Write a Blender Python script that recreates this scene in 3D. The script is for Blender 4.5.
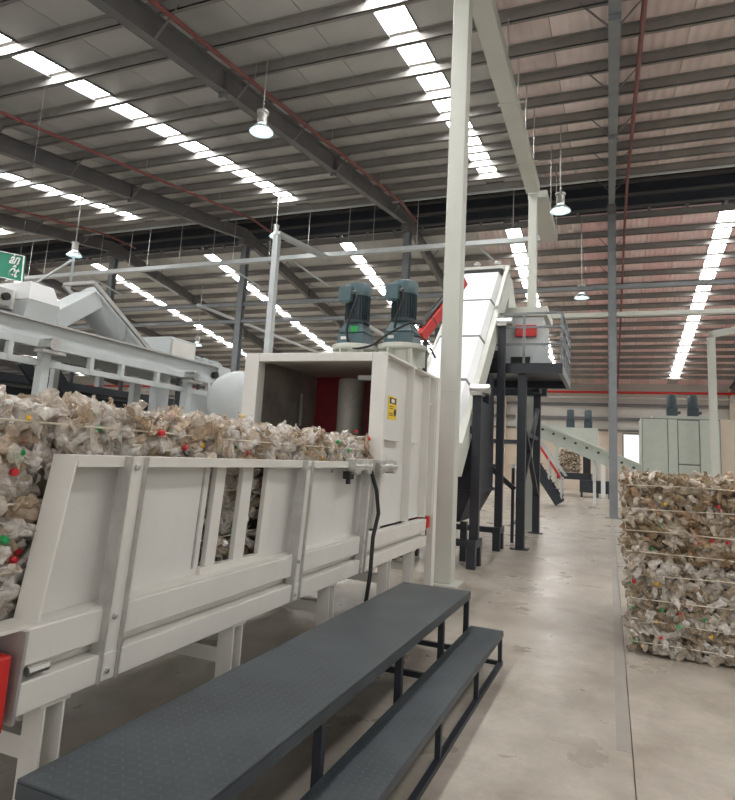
import bpy, math, random
from mathutils import Vector, Matrix, noise
random.seed(7)
for o in list(bpy.data.objects): bpy.data.objects.remove(o)
sc = bpy.context.scene
COL = sc.collection

# ------------------------------------------------------------------ camera
CAM_H = 1.6
F_PX, CY = 607.66, 361.44
PITCH, YAW, ROLL = .1525, .3827, .0557
cp, sp, cw, sw, cr, sr = math.cos(PITCH), math.sin(PITCH), math.cos(YAW), math.sin(YAW), math.cos(ROLL), math.sin(ROLL)
fw = Vector((-sw*cp, cw*cp, sp)); ri = Vector((cw, sw, 0)); up = ri.cross(fw)
r2 = cr*ri + sr*up; u2 = -sr*ri + cr*up
cam = bpy.data.cameras.new('camera'); camo = bpy.data.objects.new('camera', cam); COL.objects.link(camo)
M = Matrix((r2, u2, -fw)).transposed().to_4x4(); M.translation = (0, 0, CAM_H); camo.matrix_world = M
cam.sensor_fit = 'HORIZONTAL'; cam.sensor_width = 36; cam.lens = F_PX/735*36
cam.shift_y = -(400-CY)/735; cam.clip_end = 300; cam.clip_start = .05
sc.camera = camo

# ------------------------------------------------------------------ world (overcast daylight through the open sides) and exposure
w = bpy.data.worlds.new('daylight'); sc.world = w; w.use_nodes = True
bg = w.node_tree.nodes['Background']; bg.inputs[0].default_value = (.98, .97, .95, 1); bg.inputs[1].default_value = 1.3
SKYLIGHT = 30.0
sc.view_settings.view_transform = 'Standard'; sc.view_settings.look = 'None'
sc.view_settings.exposure = -0.17; sc.view_settings.gamma = 1; sc.view_settings.use_curve_mapping = False

# ------------------------------------------------------------------ materials
def mat(name, col, rough=.5, metal=0., var=.12, scale=3., bump=0., bscale=40., stretch=None, coat=0., spec=.5):
    m = bpy.data.materials.new(name); m.use_nodes = True; nt = m.node_tree; N = nt.nodes; L = nt.links
    b = N['Principled BSDF']; b.inputs['Roughness'].default_value = rough; b.inputs['Metallic'].default_value = metal
    b.inputs['Specular IOR Level'].default_value = spec
    if coat: b.inputs['Coat Weight'].default_value = coat
    tc = N.new('ShaderNodeTexCoord'); src = tc.outputs['Object']
    if stretch:
        mp = N.new('ShaderNodeMapping'); mp.inputs['Scale'].default_value = stretch; L.new(src, mp.inputs[0]); src = mp.outputs[0]
    n = N.new('ShaderNodeTexNoise'); n.inputs['Scale'].default_value = scale; n.inputs['Detail'].default_value = 6; n.inputs['Roughness'].default_value = .65
    L.new(src, n.inputs['Vector'])
    r = N.new('ShaderNodeValToRGB'); c = col
    r.color_ramp.elements[0].position = .3; r.color_ramp.elements[1].position = .72
    r.color_ramp.elements[0].color = tuple(max(0, x*(1-var)) for x in c)+(1,); r.color_ramp.elements[1].color = tuple(min(1, x*(1+var)) for x in c)+(1,)
    L.new(n.outputs['Fac'], r.inputs[0]); L.new(r.outputs[0], b.inputs['Base Color'])
    if bump:
        n2 = N.new('ShaderNodeTexNoise'); n2.inputs['Scale'].default_value = bscale; n2.inputs['Detail'].default_value = 4; L.new(src, n2.inputs['Vector'])
        bp = N.new('ShaderNodeBump'); bp.inputs['Strength'].default_value = bump; bp.inputs['Distance'].default_value = .01
        L.new(n2.outputs['Fac'], bp.inputs['Height']); L.new(bp.outputs[0], b.inputs['Normal'])
    return m
def emit(name, col, s):
    m = bpy.data.materials.new(name); m.use_nodes = True; nt = m.node_tree
    nt.nodes.remove(nt.nodes['Principled BSDF']); e = nt.nodes.new('ShaderNodeEmission')
    e.inputs[0].default_value = col+(1,); e.inputs[1].default_value = s
    nt.links.new(e.outputs[0], nt.nodes['Material Output'].inputs[0]); return m

MT = {}
MT['white'] = mat('white_paint', (.70, .68, .635), .38, var=.05, scale=2.5)
MT['panel'] = mat('panel_paint', (.68, .67, .64), .4, var=.06, scale=1.5)
MT['cream'] = mat('column_paint', (.56, .57, .51), .5, var=.05, scale=1.5)
MT['pale'] = mat('pale_green_paint', (.47, .51, .45), .5, var=.06)
MT['lgrey'] = mat('light_grey_paint', (.50, .53, .53), .45, var=.06)
MT['brightwhite'] = mat('bright_white_cover', (.72, .73, .73), .35, var=.02)
MT['zinc'] = mat('galvanised', (.50, .49, .47), .38, .5, var=.12, scale=12)
MT['steel'] = mat('bare_steel', (.55, .55, .53), .3, .9, var=.15, scale=9)
MT['colgrey'] = mat('grey_column_paint', (.20, .215, .225), .5, var=.1)
MT['rafter'] = mat('rafter_paint', (.155, .15, .15), .55, var=.12, scale=2)
MT['purlin'] = mat('purlin_galv', (.27, .255, .24), .5, 0., var=.15, scale=2)
MT['dark'] = mat('dark_steel_paint', (.022, .026, .034), .45, var=.2)
MT['black'] = mat('black_rubber', (.012, .012, .013), .5, var=.2)
MT['motor'] = mat('motor_teal_paint', (.075, .125, .14), .4, var=.12, scale=6)
MT['motordark'] = mat('motor_dark_fins', (.03, .05, .058), .45, var=.15)
MT['red'] = mat('red_paint', (.55, .025, .02), .4, var=.12)
MT['pipered'] = mat('pipe_red', (.19, .05, .045), .45, var=.15)
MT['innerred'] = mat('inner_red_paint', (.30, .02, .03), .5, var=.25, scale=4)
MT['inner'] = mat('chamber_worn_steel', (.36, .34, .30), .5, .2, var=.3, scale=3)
MT['yellow'] = mat('caution_yellow', (.80, .55, .01), .45, var=.04)
MT['green'] = mat('sign_green', (.005, .23, .13), .45, var=.05)
MT['letter'] = mat('letter_white', (.85, .87, .85), .5, var=.01)
MT['wire'] = mat('tie_wire', (.60, .54, .44), .4, .3, var=.15, scale=8)
MT['gap_dark'] = mat('core_dark_brown', (.10, .08, .055), .8, var=.6, scale=14, bump=.6, bscale=25)  # dark brown core colour, deepens the gaps between bottles
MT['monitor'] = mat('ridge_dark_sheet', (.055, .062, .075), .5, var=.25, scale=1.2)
MT['wallc'] = mat('wall_cream', (.62, .53, .43), .7, var=.06, scale=.7)
MT['walls'] = mat('wall_sheet', (.52, .50, .46), .6, var=.08, scale=.5)
MT['duct'] = mat('duct_galv', (.46, .50, .51), .3, .6, var=.2, scale=3)
MT['grn'] = mat('cap_green', (.01, .30, .08), .35, var=.1)
MT['blue'] = mat('cap_blue', (.01, .07, .40), .35, var=.1)
MT['capred'] = mat('cap_red', (.55, .02, .03), .35, var=.1)
MT['capyel'] = mat('cap_yellow', (.75, .45, .02), .35, var=.1)
MT['capwhite'] = mat('cap_white', (.75, .75, .73), .35, var=.05)
MT['sky'] = emit('skylight_translucent_sheet', (1, 1, .985), SKYLIGHT)
MT['bulb'] = emit('lamp_bulb', (.8, .97, 1), 25)
MT['lampshade'] = mat('lamp_shade_aluminium', (.70, .82, .83), .35, .1, var=.05)

def floor_mat():
    m = bpy.data.materials.new('polished_concrete'); m.use_nodes = True; nt = m.node_tree; N = nt.nodes; L = nt.links
    b = N['Principled BSDF']; tc = N.new('ShaderNodeNewGeometry'); P = tc.outputs['Position']
    def ns(s, d=8, r=.6, st=None):
        n = N.new('ShaderNodeTexNoise'); n.inputs['Scale'].default_value = s; n.inputs['Detail'].default_value = d; n.inputs['Roughness'].default_value = r
        mp = N.new('ShaderNodeMapping'); mp.inputs['Scale'].default_value = st or (1, 1, 1); mp.inputs['Location'].default_value = (3.31, 1.73, .37); L.new(P, mp.inputs[0]); src = mp.outputs[0]
        L.new(src, n.inputs['Vector']); return n.outputs['Fac']
    def ramp(f, p0, c0, p1, c1):
        r = N.new('ShaderNodeValToRGB'); e = r.color_ramp.elements; e[0].position = p0; e[1].position = p1; e[0].color = c0+(1,); e[1].color = c1+(1,)
        L.new(f, r.inputs[0]); return r.outputs[0]
    def mul(a, c, fac=1):
        x = N.new('ShaderNodeMix'); x.data_type = 'RGBA'; x.blend_type = 'MULTIPLY'; x.inputs[0].default_value = fac
        L.new(a, x.inputs[6]); L.new(c, x.inputs[7]); return x.outputs[2]
    base = ramp(ns(.9, 10, .68), .32, (.385, .34, .285), .7, (.54, .495, .43))
    blot = ramp(ns(2.3, 6, .6, (1, .8, 1)), .34, (.70, .67, .64), .62, (1, 1, 1))
    fine = ramp(ns(28, 4, .7), .3, (.88, .88, .88), .7, (1.0, 1.0, 1.0))
    c = mul(mul(base, blot), fine)
    L.new(c, b.inputs['Base Color'])
    rr = N.new('ShaderNodeMapRange'); rr.inputs[1].default_value = .3; rr.inputs[2].default_value = .7; rr.inputs[3].default_value = .22; rr.inputs[4].default_value = .5
    L.new(ns(1.6, 6), rr.inputs[0]); L.new(rr.outputs[0], b.inputs['Roughness'])
    return m
MT['floor'] = floor_mat()

def sheet_mat(name, ca, cb, ribs):
    """underside of roof sheets: colour varies from sheet to sheet; ribbed along the slope"""
    m = bpy.data.materials.new(name); m.use_nodes = True; nt = m.node_tree; N = nt.nodes; L = nt.links
    b = N['Principled BSDF']; b.inputs['Roughness'].default_value = .55
    oi = N.new('ShaderNodeObjectInfo'); g = N.new('ShaderNodeNewGeometry')
    n = N.new('ShaderNodeTexNoise'); n.inputs['Scale'].default_value = .9; n.inputs['Detail'].default_value = 5; L.new(g.outputs['Position'], n.inputs['Vector'])
    ad = N.new('ShaderNodeMath'); ad.operation = 'MULTIPLY_ADD'; ad.inputs[1].default_value = .5; L.new(oi.outputs['Random'], ad.inputs[0]); L.new(n.outputs['Fac'], ad.inputs[2])
    r = N.new('ShaderNodeValToRGB'); e = r.color_ramp.elements; e[0].position = .35; e[1].position = 1.0; e[0].color = ca+(1,); e[1].color = cb+(1,)
    L.new(ad.outputs[0], r.inputs[0]); L.new(r.outputs[0], b.inputs['Base Color'])
    if ribs:
        wv = N.new('ShaderNodeTexWave'); wv.bands_direction = 'X'; wv.inputs['Scale'].default_value = ribs; wv.inputs['Distortion'].default_value = 0
        L.new(g.outputs['Position'], wv.inputs['Vector'])
        bp = N.new('ShaderNodeBump'); bp.inputs['Strength'].default_value = .6; bp.inputs['Distance'].default_value = .03
        L.new(wv.outputs['Fac'], bp.inputs['Height']); L.new(bp.outputs[0], b.inputs['Normal'])
    return m
MT['sheet'] = sheet_mat('roof_sheet_grey', (.40, .40, .385), (.52, .51, .49), 0)
MT['sheet_bounce_pale'] = sheet_mat('roof_sheet_pale_pink_bounce', (.55, .44, .42), (.84, .72, .69), 1.6)  # both pinks: reflected light painted into the sheet colour
MT['sheet_bounce'] = sheet_mat('roof_sheet_pink_bounce', (.84, .52, .51), (.98, .74, .725), 1.6)

def plate_mat():
    m = mat('chequer_plate_dark', (.046, .057, .064), .42, .2, var=.35, scale=2.2)
    nt = m.node_tree; N = nt.nodes; L = nt.links; b = N['Principled BSDF']
    g = N.new('ShaderNodeTexCoord')
    def mth(op, x, y=None):
        n = N.new('ShaderNodeMath'); n.operation = op
        for i, q in enumerate((x, y)):
            if q is None: continue
            if isinstance(q, (int, float)): n.inputs[i].default_value = q
            else: L.new(q, n.inputs[i])
        return n.outputs[0]
    sx = N.new('ShaderNodeSeparateXYZ'); L.new(g.outputs['Object'], sx.inputs[0])
    u, v = mth('MULTIPLY', sx.outputs[0], 26), mth('MULTIPLY', sx.outputs[1], 26)
    fx, fy = mth('SUBTRACT', mth('FRACT', u), .5), mth('SUBTRACT', mth('FRACT', v), .5)
    par = mth('SUBTRACT', mth('MULTIPLY', mth('FLOORED_MODULO', mth('ADD', mth('FLOOR', u), mth('FLOOR', v)), 2), 2), 1)
    sy = mth('MULTIPLY', fy, par)
    class mx: outputs = [mth('MULTIPLY', mth('LESS_THAN', mth('ABSOLUTE', mth('ADD', fx, sy)), .42), mth('LESS_THAN', mth('ABSOLUTE', mth('SUBTRACT', fx, sy)), .14))]
    old = b.inputs['Base Color'].links[0].from_socket; cm = N.new('ShaderNodeMix'); cm.data_type = 'RGBA'; cm.inputs[7].default_value = (.085, .10, .11, 1)
    wn_ = N.new('ShaderNodeTexNoise'); wn_.inputs['Scale'].default_value = 4; L.new(g.outputs['Object'], wn_.inputs['Vector'])
    wm = N.new('ShaderNodeMath'); wm.operation = 'MULTIPLY'; L.new(mx.outputs[0], wm.inputs[0]); L.new(wn_.outputs['Fac'], wm.inputs[1])
    L.new(wm.outputs[0], cm.inputs[0]); L.new(old, cm.inputs[6]); L.new(cm.outputs[2], b.inputs['Base Color'])
    bp = N.new('ShaderNodeBump'); bp.inputs['Strength'].default_value = .8; bp.inputs['Distance'].default_value = .004
    L.new(mx.outputs[0], bp.inputs['Height']); L.new(bp.outputs[0], b.inputs['Normal'])
    return m
MT['plate'] = plate_mat()

def bottle_mat(name, stops, rough=.22, alpha=1., trans=0.):
    m = bpy.data.materials.new(name); m.use_nodes = True; nt = m.node_tree; N = nt.nodes; L = nt.links
    b = N['Principled BSDF']; b.inputs['Roughness'].default_value = rough; b.inputs['Specular IOR Level'].default_value = .6
    oi = N.new('ShaderNodeObjectInfo'); g = N.new('ShaderNodeNewGeometry')
    ad = N.new('ShaderNodeMath'); ad.operation = 'ADD'; L.new(oi.outputs['Random'], ad.inputs[0]); L.new(g.outputs['Random Per Island'], ad.inputs[1])
    fr = N.new('ShaderNodeMath'); fr.operation = 'FRACT'; L.new(ad.outputs[0], fr.inputs[0])
    r = N.new('ShaderNodeValToRGB'); r.color_ramp.interpolation = 'CONSTANT'; e = r.color_ramp.elements
    while len(e) > 1: e.remove(e[0])
    for i, c in enumerate(stops):
        q = e[0] if i == 0 else e.new(i/len(stops)); q.position = i/len(stops); q.color = c+(1,)
    L.new(fr.outputs[0], r.inputs[0])
    tc = N.new('ShaderNodeTexCoord'); n = N.new('ShaderNodeTexNoise'); n.inputs['Scale'].default_value = 30; n.inputs['Detail'].default_value = 4; L.new(tc.outputs['Object'], n.inputs['Vector'])
    rm = N.new('ShaderNodeValToRGB'); rm.color_ramp.elements[0].position = .35; rm.color_ramp.elements[0].color = (.70, .65, .6, 1); rm.color_ramp.elements[1].position = .62; rm.color_ramp.elements[1].color = (1.1, 1.1, 1.1, 1)
    L.new(n.outputs['Fac'], rm.inputs[0])
    x = N.new('ShaderNodeMix'); x.data_type = 'RGBA'; x.blend_type = 'MULTIPLY'; x.inputs[0].default_value = 1; L.new(r.outputs[0], x.inputs[6]); L.new(rm.outputs[0], x.inputs[7])
    L.new(x.outputs[2], b.inputs['Base Color'])
    bp = N.new('ShaderNodeBump'); bp.inputs['Strength'].default_value = .5; bp.inputs['Distance'].default_value = .01; L.new(n.outputs['Fac'], bp.inputs['Height']); L.new(bp.outputs[0], b.inputs['Normal'])
    b.inputs['Alpha'].default_value = alpha; b.inputs['Transmission Weight'].default_value = trans; b.inputs['IOR'].default_value = 1.33
    return m
MT['petA'] = bottle_mat('crushed_pet_clear', [(.88, .83, .76), (.80, .73, .64), (.93, .90, .86), (.66, .54, .40), (.86, .81, .75), (.52, .40, .28), (.90, .87, .82), (.82, .76, .69), (.74, .62, .49), (.95, .93, .90)], .08, .66, .3)
MT['petB'] = bottle_mat('crushed_pet_brown', [(.58, .49, .38), (.44, .35, .24), (.66, .58, .48), (.36, .27, .17), (.52, .45, .35), (.27, .19, .11), (.60, .53, .43), (.42, .35, .26), (.47, .31, .20), (.74, .68, .60)], .2, .66)

MT['petC'] = bottle_mat('crushed_pet_greyish', [(.66, .61, .53), (.54, .48, .39), (.74, .70, .64), (.42, .34, .25), (.62, .57, .50), (.33, .26, .18), (.70, .66, .60), (.54, .49, .42), (.50, .40, .29), (.82, .79, .74)], .14, .6)

# ------------------------------------------------------------------ mesh helpers
ORG = {}
def tag(o, label, cat, group=None):
    o['label'] = label; o['category'] = cat
    if group: o['group'] = group
    return o
def root(name, loc, label=None, cat=None, group=None):
    o = bpy.data.objects.new(name, None); COL.objects.link(o); o.location = loc; ORG[o.name] = Vector(loc); o.empty_display_size = .1
    if label: tag(o, label, cat, group)
    return o
class MB:
    def __init__(s): s.v = []; s.f = []; s.mi = []
    def add(s, vs, fs, mi=0):
        b = len(s.v); s.v += [Vector(p) for p in vs]; s.f += [tuple(i+b for i in q) for q in fs]; s.mi += [mi]*len(fs); return s
    def box(s, a, b, mi=0):
        x0, x1 = sorted((a[0], b[0])); y0, y1 = sorted((a[1], b[1])); z0, z1 = sorted((a[2], b[2]))
        return s.add([(x0,y0,z0),(x1,y0,z0),(x1,y1,z0),(x0,y1,z0),(x0,y0,z1),(x1,y0,z1),(x1,y1,z1),(x0,y1,z1)],
                     [(3,2,1,0),(4,5,6,7),(0,1,5,4),(1,2,6,5),(2,3,7,6),(3,0,4,7)], mi)
    def hexa(s, p, mi=0): return s.add(p, [(3,2,1,0),(4,5,6,7),(0,1,5,4),(1,2,6,5),(2,3,7,6),(3,0,4,7)], mi)
    def beam(s, a, b, w, h, upv=(0,0,1), mi=0):
        a = Vector(a); b = Vector(b); d = (b-a).normalized(); u = Vector(upv)
        if abs(d.dot(u)) > .98: u = Vector((0,1,0))
        sd = d.cross(u).normalized(); u = sd.cross(d).normalized()
        q = []
        for c in (a, b):
            for i, j in ((-1,-1),(1,-1),(1,1),(-1,1)): q.append(c+sd*(i*w/2)+u*(j*h/2))
        return s.add(q, [(3,2,1,0),(4,5,6,7),(0,1,5,4),(1,2,6,5),(2,3,7,6),(3,0,4,7)], mi)
    def tube(s, pts, r, n=8, mi=0):
        pts = [Vector(p) for p in pts]; rs = r if isinstance(r, (list, tuple)) else [r]*len(pts); vs = []; fs = []
        pu = None
        for i, p in enumerate(pts):
            d = (pts[min(i+1, len(pts)-1)]-pts[max(i-1, 0)]).normalized()
            u = pu if pu else (Vector((0,0,1)) if abs(d.z) < .9 else Vector((0,1,0)))
            sd = d.cross(u).normalized(); u = sd.cross(d).normalized(); pu = u
            for k in range(n):
                t = 2*math.pi*k/n; vs.append(p+(sd*math.cos(t)+u*math.sin(t))*rs[i])
        for i in range(len(pts)-1):
            for k in range(n): fs.append((i*n+k, i*n+(k+1) % n, (i+1)*n+(k+1) % n, (i+1)*n+k))
        fs.append(tuple(range(n))[::-1]); fs.append(tuple((len(pts)-1)*n+k for k in range(n)))
        return s.add(vs, fs, mi)
    def lathe(s, c, prof, n=20, axis='Z', mi=0, caps=True):
        """prof: (radius, height) list"""
        c = Vector(c); vs = []; fs = []
        for r, h in prof:
            for k in range(n):
                t = 2*math.pi*k/n; a, b = r*math.cos(t), r*math.sin(t)
                vs.append(c+(Vector((a, b, h)) if axis == 'Z' else Vector((h, a, b)) if axis == 'X' else Vector((a, h, -b))))
        for i in range(len(prof)-1):
            for k in range(n): fs.append((i*n+k, i*n+(k+1) % n, (i+1)*n+(k+1) % n, (i+1)*n+k))
        if caps:
            fs.append(tuple(range(n))[::-1]); fs.append(tuple((len(prof)-1)*n+k for k in range(n)))
        else:
            fs += [((len(prof)-1)*n+k, (len(prof)-1)*n+(k+1) % n, (k+1) % n, k) for k in range(n)]
        return s.add(vs, fs, mi)
    def build(s, name, m, parent=None, label=None, cat=None, group=None, bev=0, smooth=False, kind=None):
        off = ORG[parent.name] if parent else Vector((0,0,0))
        if not parent:                                             # a thing of one mesh: origin at its base
            xs = [p.x for p in s.v]; ys = [p.y for p in s.v]; off = Vector(((min(xs)+max(xs))/2, (min(ys)+max(ys))/2, min(p.z for p in s.v)))
        me = bpy.data.meshes.new(name); me.from_pydata([tuple(p-off) for p in s.v], [], s.f)
        ms = m if isinstance(m, (list, tuple)) else [m]
        for k in ms: me.materials.append(MT[k] if isinstance(k, str) else k)
        if len(ms) > 1: me.polygons.foreach_set('material_index', s.mi)
        if smooth: me.polygons.foreach_set('use_smooth', [True]*len(me.polygons))
        me.update()
        o = bpy.data.objects.new(name, me); COL.objects.link(o)
        if parent: o.parent = parent; ORG[o.name] = off
        else: o.location = off; ORG[o.name] = off
        if smooth:
            me.set_sharp_from_angle(angle=math.radians(40))
        if bev:
            md = o.modifiers.new('edge', 'BEVEL'); md.width = bev; md.segments = 2; md.limit_method = 'ANGLE'; md.angle_limit = math.radians(50)
        if label: tag(o, label, cat, group)
        if kind: o['kind'] = kind
        return o
def struct(o): o['kind'] = 'structure'; return o
def fix(o):
    """bring the mesh normals of a part to point outward"""
    import bmesh
    bm = bmesh.new(); bm.from_mesh(o.data); bmesh.ops.recalc_face_normals(bm, faces=bm.faces); bm.to_mesh(o.data); bm.free(); return o

# ================================================================== THE HALL
RY = 21.8; SL = .15; ZR = 10.7                    # ridge position, roof slope, rafter underside at the ridge
RD, PH = .50, .225                                 # rafter depth, purlin depth
YN, YF = -4., 47.                                 # eaves
XL, XR = -60., 9.
FX = [.12-7.55*k for k in range(-1, 8)]           # frames
LX = [4.08]+[-3.62-7.47*k for k in range(0, 7)]         # rooflight strips
Y1, Y2 = 20.0, 23.62                              # open ridge monitor between these
def zr(y): return ZR-SL*abs(y-RY)

# floor: slabs with recessed joints
fl = root('floor', (0, 0, 0)); struct(fl)
MB().box((XL, -6, -.25), (14, 60, -.03)).build('sub_base', 'floor', fl)
xs = [XL, -45, -30, -15, -7.4, .115, 7.5, 14]; ys = [-6, 1.2, 9.2, 17.2, 25.2, 33.2, 41.2, 60]
for i in range(len(xs)-1):
    for j in range(len(ys)-1):
        MB().box((xs[i]+.003, ys[j]+.002, -.06), (xs[i+1]-.003, ys[j+1]-.002, 0)).build('slab', 'floor', fl)
MB().box((.03, 4.1, -.01), (.108, 60, .001)).build('joint_patch', mat('joint_filler', (.31, .285, .25), .4, var=.15, scale=2), fl)

# ceiling: sheets, purlins, rafters
ce = root('ceiling', (-20, RY, ZR)); struct(ce)
def zs(y): return zr(y)+RD+PH
def slope_slab(mb, x0, x1, ya, yb, dz0, dz1):
    za, zb = zs(ya), zs(yb)
    return mb.hexa([(x0,ya,za+dz0),(x1,ya,za+dz0),(x1,yb,zb+dz0),(x0,yb,zb+dz0),(x0,ya,za+dz1),(x1,ya,za+dz1),(x1,yb,zb+dz1),(x0,yb,zb+dz1)])
edges = []
for L in LX:
    edges += [(L+.30, L+1.52), (L+1.52, L+2.62), (L+2.62, L+3.735), (L-.30-1.22, L-.30), (L-2.62, L-1.52), (L-3.735 if L < 0 else .115, L-2.62)]
for ya, yb in ((YN, Y1), (Y2, YF)):
    m = MB(); slope_slab(m, XL, XR, ya, yb, .06, .10); m.build('roof_deck', 'monitor', ce)
    for x0, x1 in edges:
        m = MB(); slope_slab(m, x0+.008, x1-.008, ya, yb, 0, .05)
        xm = (x0+x1)/2
        m.build('roof_sheet', 'sheet' if xm < (-2.6 if ya < 10 else -5.2) else 'sheet_bounce_pale' if ya < 10 or xm < -1.4 else 'sheet_bounce', ce)  # right-hand sheets get the painted pink bounce, strongest on the far slope
for L in LX:                                                       # plain sheets closing the ends of the rooflight strips
    for ya, yb in ((YN, .9), (Y1-1.28, Y1), (45.0, YF)):
        m = MB(); slope_slab(m, L-.285, L+.285, ya, yb, .032, .05); m.build('roof_sheet', 'sheet', ce)
py = [Y1-.03-1.25*k for k in range(19)] + [Y2+.06+1.25*k for k in range(18)]
pme = None
for y in py:
    z = zs(y)-.004
    m = MB()
    m.box((XL, y-.012, z-PH), (XR, y+.012, z)).box((XL, y-.012, z-PH), (XR, y+.075, z-PH+.012)).box((XL, y-.085, z-.014), (XR, y+.012, z-.002))
    m.box((XL, y+.063, z-PH), (XR, y+.075, z-PH+.03))
    m.build('purlin', 'purlin', ce)
for k, X in enumerate(FX):
    m = MB(); d = .10
    for ya, yb in ((YN, RY), (RY, YF)):
        za, zb = zr(ya), zr(yb)
        def sl(x0, x1, b0, b1): m.hexa([(x0,ya,za+b0),(x1,ya,za+b0),(x1,yb,zb+b0),(x0,yb,zb+b0),(x0,ya,za+b1),(x1,ya,za+b1),(x1,yb,zb+b1),(x0,yb,zb+b1)])
        sl(X-d, X+d, 0, .02); sl(X-.007, X+.007, .02, RD-.02); sl(X-d, X+d, RD-.02, RD)
    r = m.build('rafter', 'colgrey' if abs(X-.12) < .1 else 'rafter', ce)
    for y in (4.2, 9.6, 15., 28.2, 34., 40.):                      # bolted splices and stiffeners
        s = MB(); z = zr(y); s.box((X-d, y-.02, z-.09), (X+d, y+.02, z+RD+.02)); s.build('splice_plate', 'colgrey' if abs(X-.12) < .1 else 'rafter', r)
    if k < 5:
        for j, y in enumerate(py):
            if j % 2 == 0 and (4 < y < 20 or 23 < y < 44):
                for sd in (-1, 1):
                    b = MB(); b.beam((X+sd*.09, y, zr(y)+.03), (X+sd*.55, y, zs(y)-PH+.06), .05, .012); b.build('fly_brace', 'rafter', r)
# open ridge monitor: upstands, louvres and roof
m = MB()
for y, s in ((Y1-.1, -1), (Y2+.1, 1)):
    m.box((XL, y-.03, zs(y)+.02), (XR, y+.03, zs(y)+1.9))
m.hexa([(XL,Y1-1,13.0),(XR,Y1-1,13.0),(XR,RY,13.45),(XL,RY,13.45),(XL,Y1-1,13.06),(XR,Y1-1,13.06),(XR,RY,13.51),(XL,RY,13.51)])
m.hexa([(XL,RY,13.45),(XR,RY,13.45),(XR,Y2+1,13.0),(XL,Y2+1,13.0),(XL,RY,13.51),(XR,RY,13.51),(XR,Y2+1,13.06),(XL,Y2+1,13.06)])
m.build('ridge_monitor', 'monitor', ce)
m = MB(); m.box((XL, Y1-.02, zs(Y1)-.30), (XR, Y1+.05, zs(Y1)+.12)); m.build('ridge_trim', 'lgrey', ce)
for dz in (.12, .62, 1.15):
    m = MB(); m.box((XL, Y2-.12, zs(Y2)+dz), (XR, Y2+.05, zs(Y2)+dz+.09)); m.build('monitor_girt', 'rafter', ce)
for X in [FX[0]-.0+(-1.25)*i for i in range(40)]:
    m = MB(); m.box((X-.05, Y2-.10, zs(Y2)-.05), (X+.05, Y2+.02, zs(Y2)+.1)); m.build('sheet_clip', 'purlin', ce)

# rooflight strips: window_n with one pane for each purlin bay
wn = 0
for L in LX:
    for (ya, yb) in ((.0, Y1-1.2), (Y2-.05, 46.)):
        wn += 1
        W = root('window_%d' % wn, (L, (ya+yb)/2, zs((ya+yb)/2))); struct(W)
        ps = sorted(y for y in py if ya-.1 < y < yb+.1)
        for a, b in zip(ps[:-1], ps[1:]):
            m = MB(); slope_slab(m, L-.285, L+.285, a+.02, b-.02, .004, .03); m.build('pane', 'sky', W)
        m = MB(); slope_slab(m, L+.29, L+.305, ya, yb, -.05, .04); slope_slab(m, L-.305, L-.29, ya, yb, -.05, .04); m.build('flashing', 'rafter', W)

# far wall with its door opening, girts and window
wf = root('wall_far', (-20, YF, 0)); struct(wf)
def wallbox(x0, x1, z0, z1, nm, mt, y0=YF-.0, y1=YF+.2): return MB().box((x0, y0, z0), (x1, y1, z1)).build(nm, mt, wf)
D0, D1, DT = .95, 2.5, 4.05
wallbox(XL, D0, 0, 4.3, 'masonry', 'wallc'); wallbox(D1, 6.05, 0, 4.3, 'masonry', 'wallc'); wallbox(D0, D1, DT, 4.3, 'lintel', 'wallc')
wallbox(6.75, 14, 0, 4.3, 'masonry', 'wallc'); wallbox(6.05, 6.75, 0, 1.0, 'masonry', 'wallc'); wallbox(6.05, 6.75, 2.6, 4.3, 'masonry', 'wallc')
x = 14.
while x > XL:
    wallbox(x-1.49, x, 4.31, 7.7, 'wall_sheet', 'walls', YF+.02, YF+.08); x -= 1.5
MB().box((XL, YF+.08, 4.3), (14, YF+.14, 7.8)).build('backing', 'walls', wf)
for z in (5.0, 6.0): wallbox(XL, 14, z, z+.22, 'girt', 'rafter', YF-.18, YF+.02)
wallbox(XL, 14, 4.22, 4.36, 'girt', 'rafter', YF-.1, YF+.02)
for X in FX: MB().box((X-.16, YF-.45, 0), (X+.16, YF-.02, 7.3)).build('wall_column', 'wallc', wf)
wr = struct(MB().box((14, -6, 0), (14.2, 47, 7)).build('wall_right', 'walls'))
wl = struct(MB().box((XL-.2, -6, 0), (XL, 47, 7)).build('wall_left', 'walls'))
d = root('door_1', ((D0+D1)/2, YF, 0)); struct(d)
m = MB(); m.box((D0-.08, YF-.05, 0), (D0, YF+.22, DT)).box((D1, YF-.05, 0), (D1+.08, YF+.22, DT)).box((D0-.08, YF-.05, DT), (D1+.08, YF+.22, DT+.1)); m.build('frame', 'rafter', d)
MB().box((D0+.85, YF+.3, 4.06), (D1+.3, YF+.34, 5.0)).build('shutter_box', 'lgrey', d)
wd = root('window_%d' % (wn+1), (6.4, YF, 1.0)); struct(wd)
m = MB(); m.box((6.05, YF, 1.0), (6.1, YF+.1, 2.6)).box((6.7, YF, 1.0), (6.75, YF+.1, 2.6)).box((6.05, YF, 2.55), (6.75, YF+.1, 2.6)).box((6.05, YF, 1.0), (6.75, YF+.1, 1.05)); m.build('frame', 'lgrey', wd)
MB().box((3.3, YF-.06, 2.55), (3.75, YF-.01, 3.3)).build('fire_notice', 'red', None, 'small red notice board on the cream far wall beside the bright doorway', 'notice')

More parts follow.
